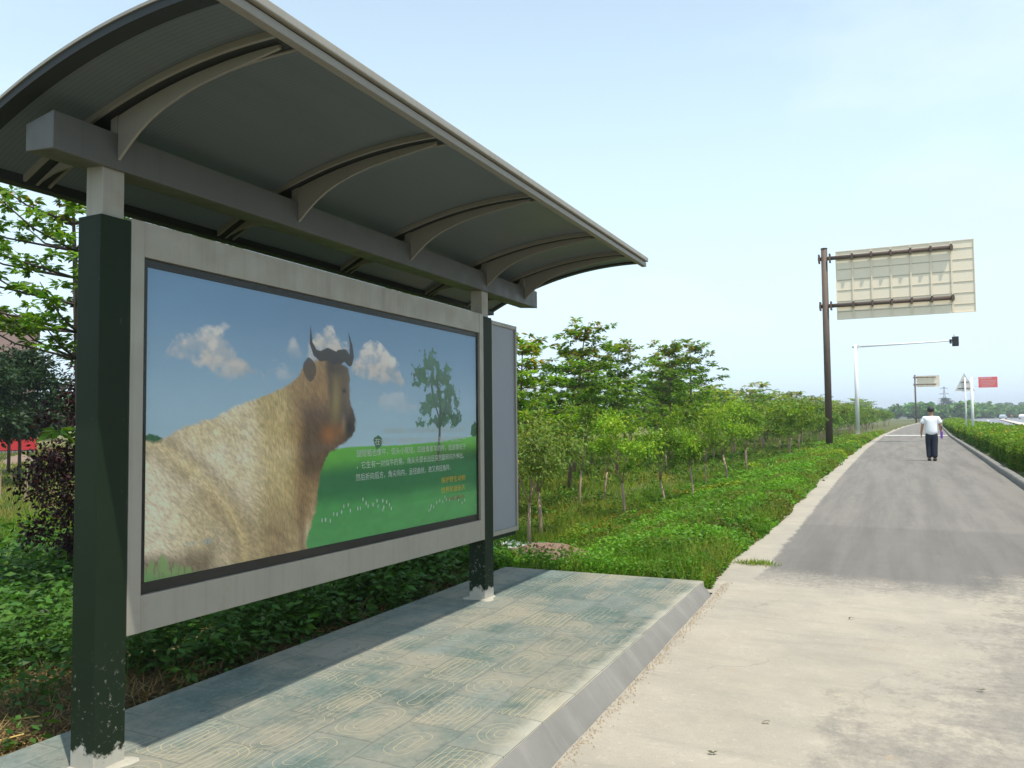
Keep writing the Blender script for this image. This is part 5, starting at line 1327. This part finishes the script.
# ------------------------------------------------------------------ building, fence and sand heap on the far left
def building():
    # stands square to the view of the left field, its right end showing left of the near post
    d = Vector((-.841, .541, 0)); rt = Vector((.541, .841, 0)); c = d*60
    t = empty('brick_building', (c.x, c.y, -.3), 'pinkish brick building behind the trees at the left edge', 'building', rz=math.atan2(rt.y, rt.x))
    wm = NT('pink_brick'); br = wm.n('TexBrick'); wm.set(br.inputs['Vector'], wm.map(rot=(math.radians(90), 0, 0))); br.inputs['Scale'].default_value = 4
    wm.set(br.inputs['Color1'], (.22, .135, .125)); wm.set(br.inputs['Color2'], (.26, .165, .15)); wm.set(br.inputs['Mortar'], (.38, .30, .27)); bmat = wm.done(wm.pbr(br.outputs[0], .9))
    MB().box(-16, -.1, 0, 12, 0, 8.6).build('wall', bmat, t)
    MB().box(-16.2, .1, -.2, 12.2, 8.6, 8.95, .02).build('parapet', plain('parapet_stone', (.42, .30, .27), .9), t)
    MB().box(-16, -.1, -.06, -.001, 0, 1.4).build('plinth', plain('plinth_grey', (.22, .22, .23), .9), t)
    for i in range(4):
        for j in range(2):
            xx = -3.0-i*3.6; zz = 2.3+j*3.2; f = MB().box(xx-1.0, xx+.6, -.05, .02, zz, zz+1.7).build('window', M['white_pole'], t)
            MB().box(xx-.92, xx+.52, -.06, -.051, zz+.08, zz+1.62).build('pane', plain('dark_window_glass', (.03, .04, .05), .1, bump=0) if 'dark_window_glass' not in bpy.data.materials else bpy.data.materials['dark_window_glass'], f)
building()
def red_fence():
    A = Vector((-45, 19, 0)); B = Vector((-40.4, 26.0, 0)); dr = (B-A); L_ = dr.length; t = empty('fence', (A.x, A.y, -.33), 'black metal fence with a long red banner on the far left field', 'fence', rz=math.atan2(dr.y, dr.x))
    MB().box(-2, L_, -.04, .0, .55, 1.2).build('red_banner', plain('red_banner', (.45, .015, .02), .7, var=.12), t)
    for i in range(7):
        x = -1.6+i*(L_+1.2)/6; MB().box(x-.05, x+.05, .01, .11, -.2, 1.3).build('post', M['black'], t)
    mb = MB()
    for z in (.1, .5): mb.box(-2, L_, .02, .05, z, z+.05)
    for i in range(70):
        x = -1.9+i*(L_+1.8)/70; mb.box(x, x+.025, .02, .045, .0, .53)
    mb.build('railings', M['alu_dark'], t)
red_fence()
def sand_heap():
    mb = MB(); n = 22; mb_ = []
    xs = np.linspace(-1, 1, n); V = []; F = []
    for a in xs:
        for b in xs:
            r = math.hypot(a, b); h = max(0, 1-r)**.9*(.8+.5*fbm(np.array([a*3]), np.array([b*3]), 3, 3)[0]); V.append((a*.95, b*.95, h*.5-.03))
    for i in range(n-1):
        for j in range(n-1): q = i*n+j; F.append((q, q+1, q+n+1, q+n))
    mb.bm.free(); me = bpy.data.meshes.new('sand_heap'); me.from_pydata(V, [], F); me.polygons.foreach_set('use_smooth', [True]*len(F))
    o = link('sand_heap', me, plain('sand', (.22, .155, .11), .95, var=.25, vs=6, bump=.6)); o.location = (-37.0, 23.0, -.32); tag(o, 'heap of pale sand on the left field before the fence', 'sand heap')
sand_heap()

# ------------------------------------------------------------------ air
def haze():
    mb = MB(); mb.box(-3000, 3500, -90, 3900, -3.2, 62); o = mb.build('haze', None); tag(o, 'thin pale summer haze over the whole place', 'haze', kind='stuff')
    m = bpy.data.materials.new('haze'); m.use_nodes = True; m.node_tree.nodes.clear(); v = m.node_tree.nodes.new('ShaderNodeVolumePrincipled'); v.inputs['Color'].default_value = (.86, .92, 1, 1)
    v.inputs['Density'].default_value = .00055; v.inputs['Anisotropy'].default_value = .0; ot = m.node_tree.nodes.new('ShaderNodeOutputMaterial'); m.node_tree.links.new(v.outputs[0], ot.inputs['Volume']); o.data.materials.append(m)
haze()
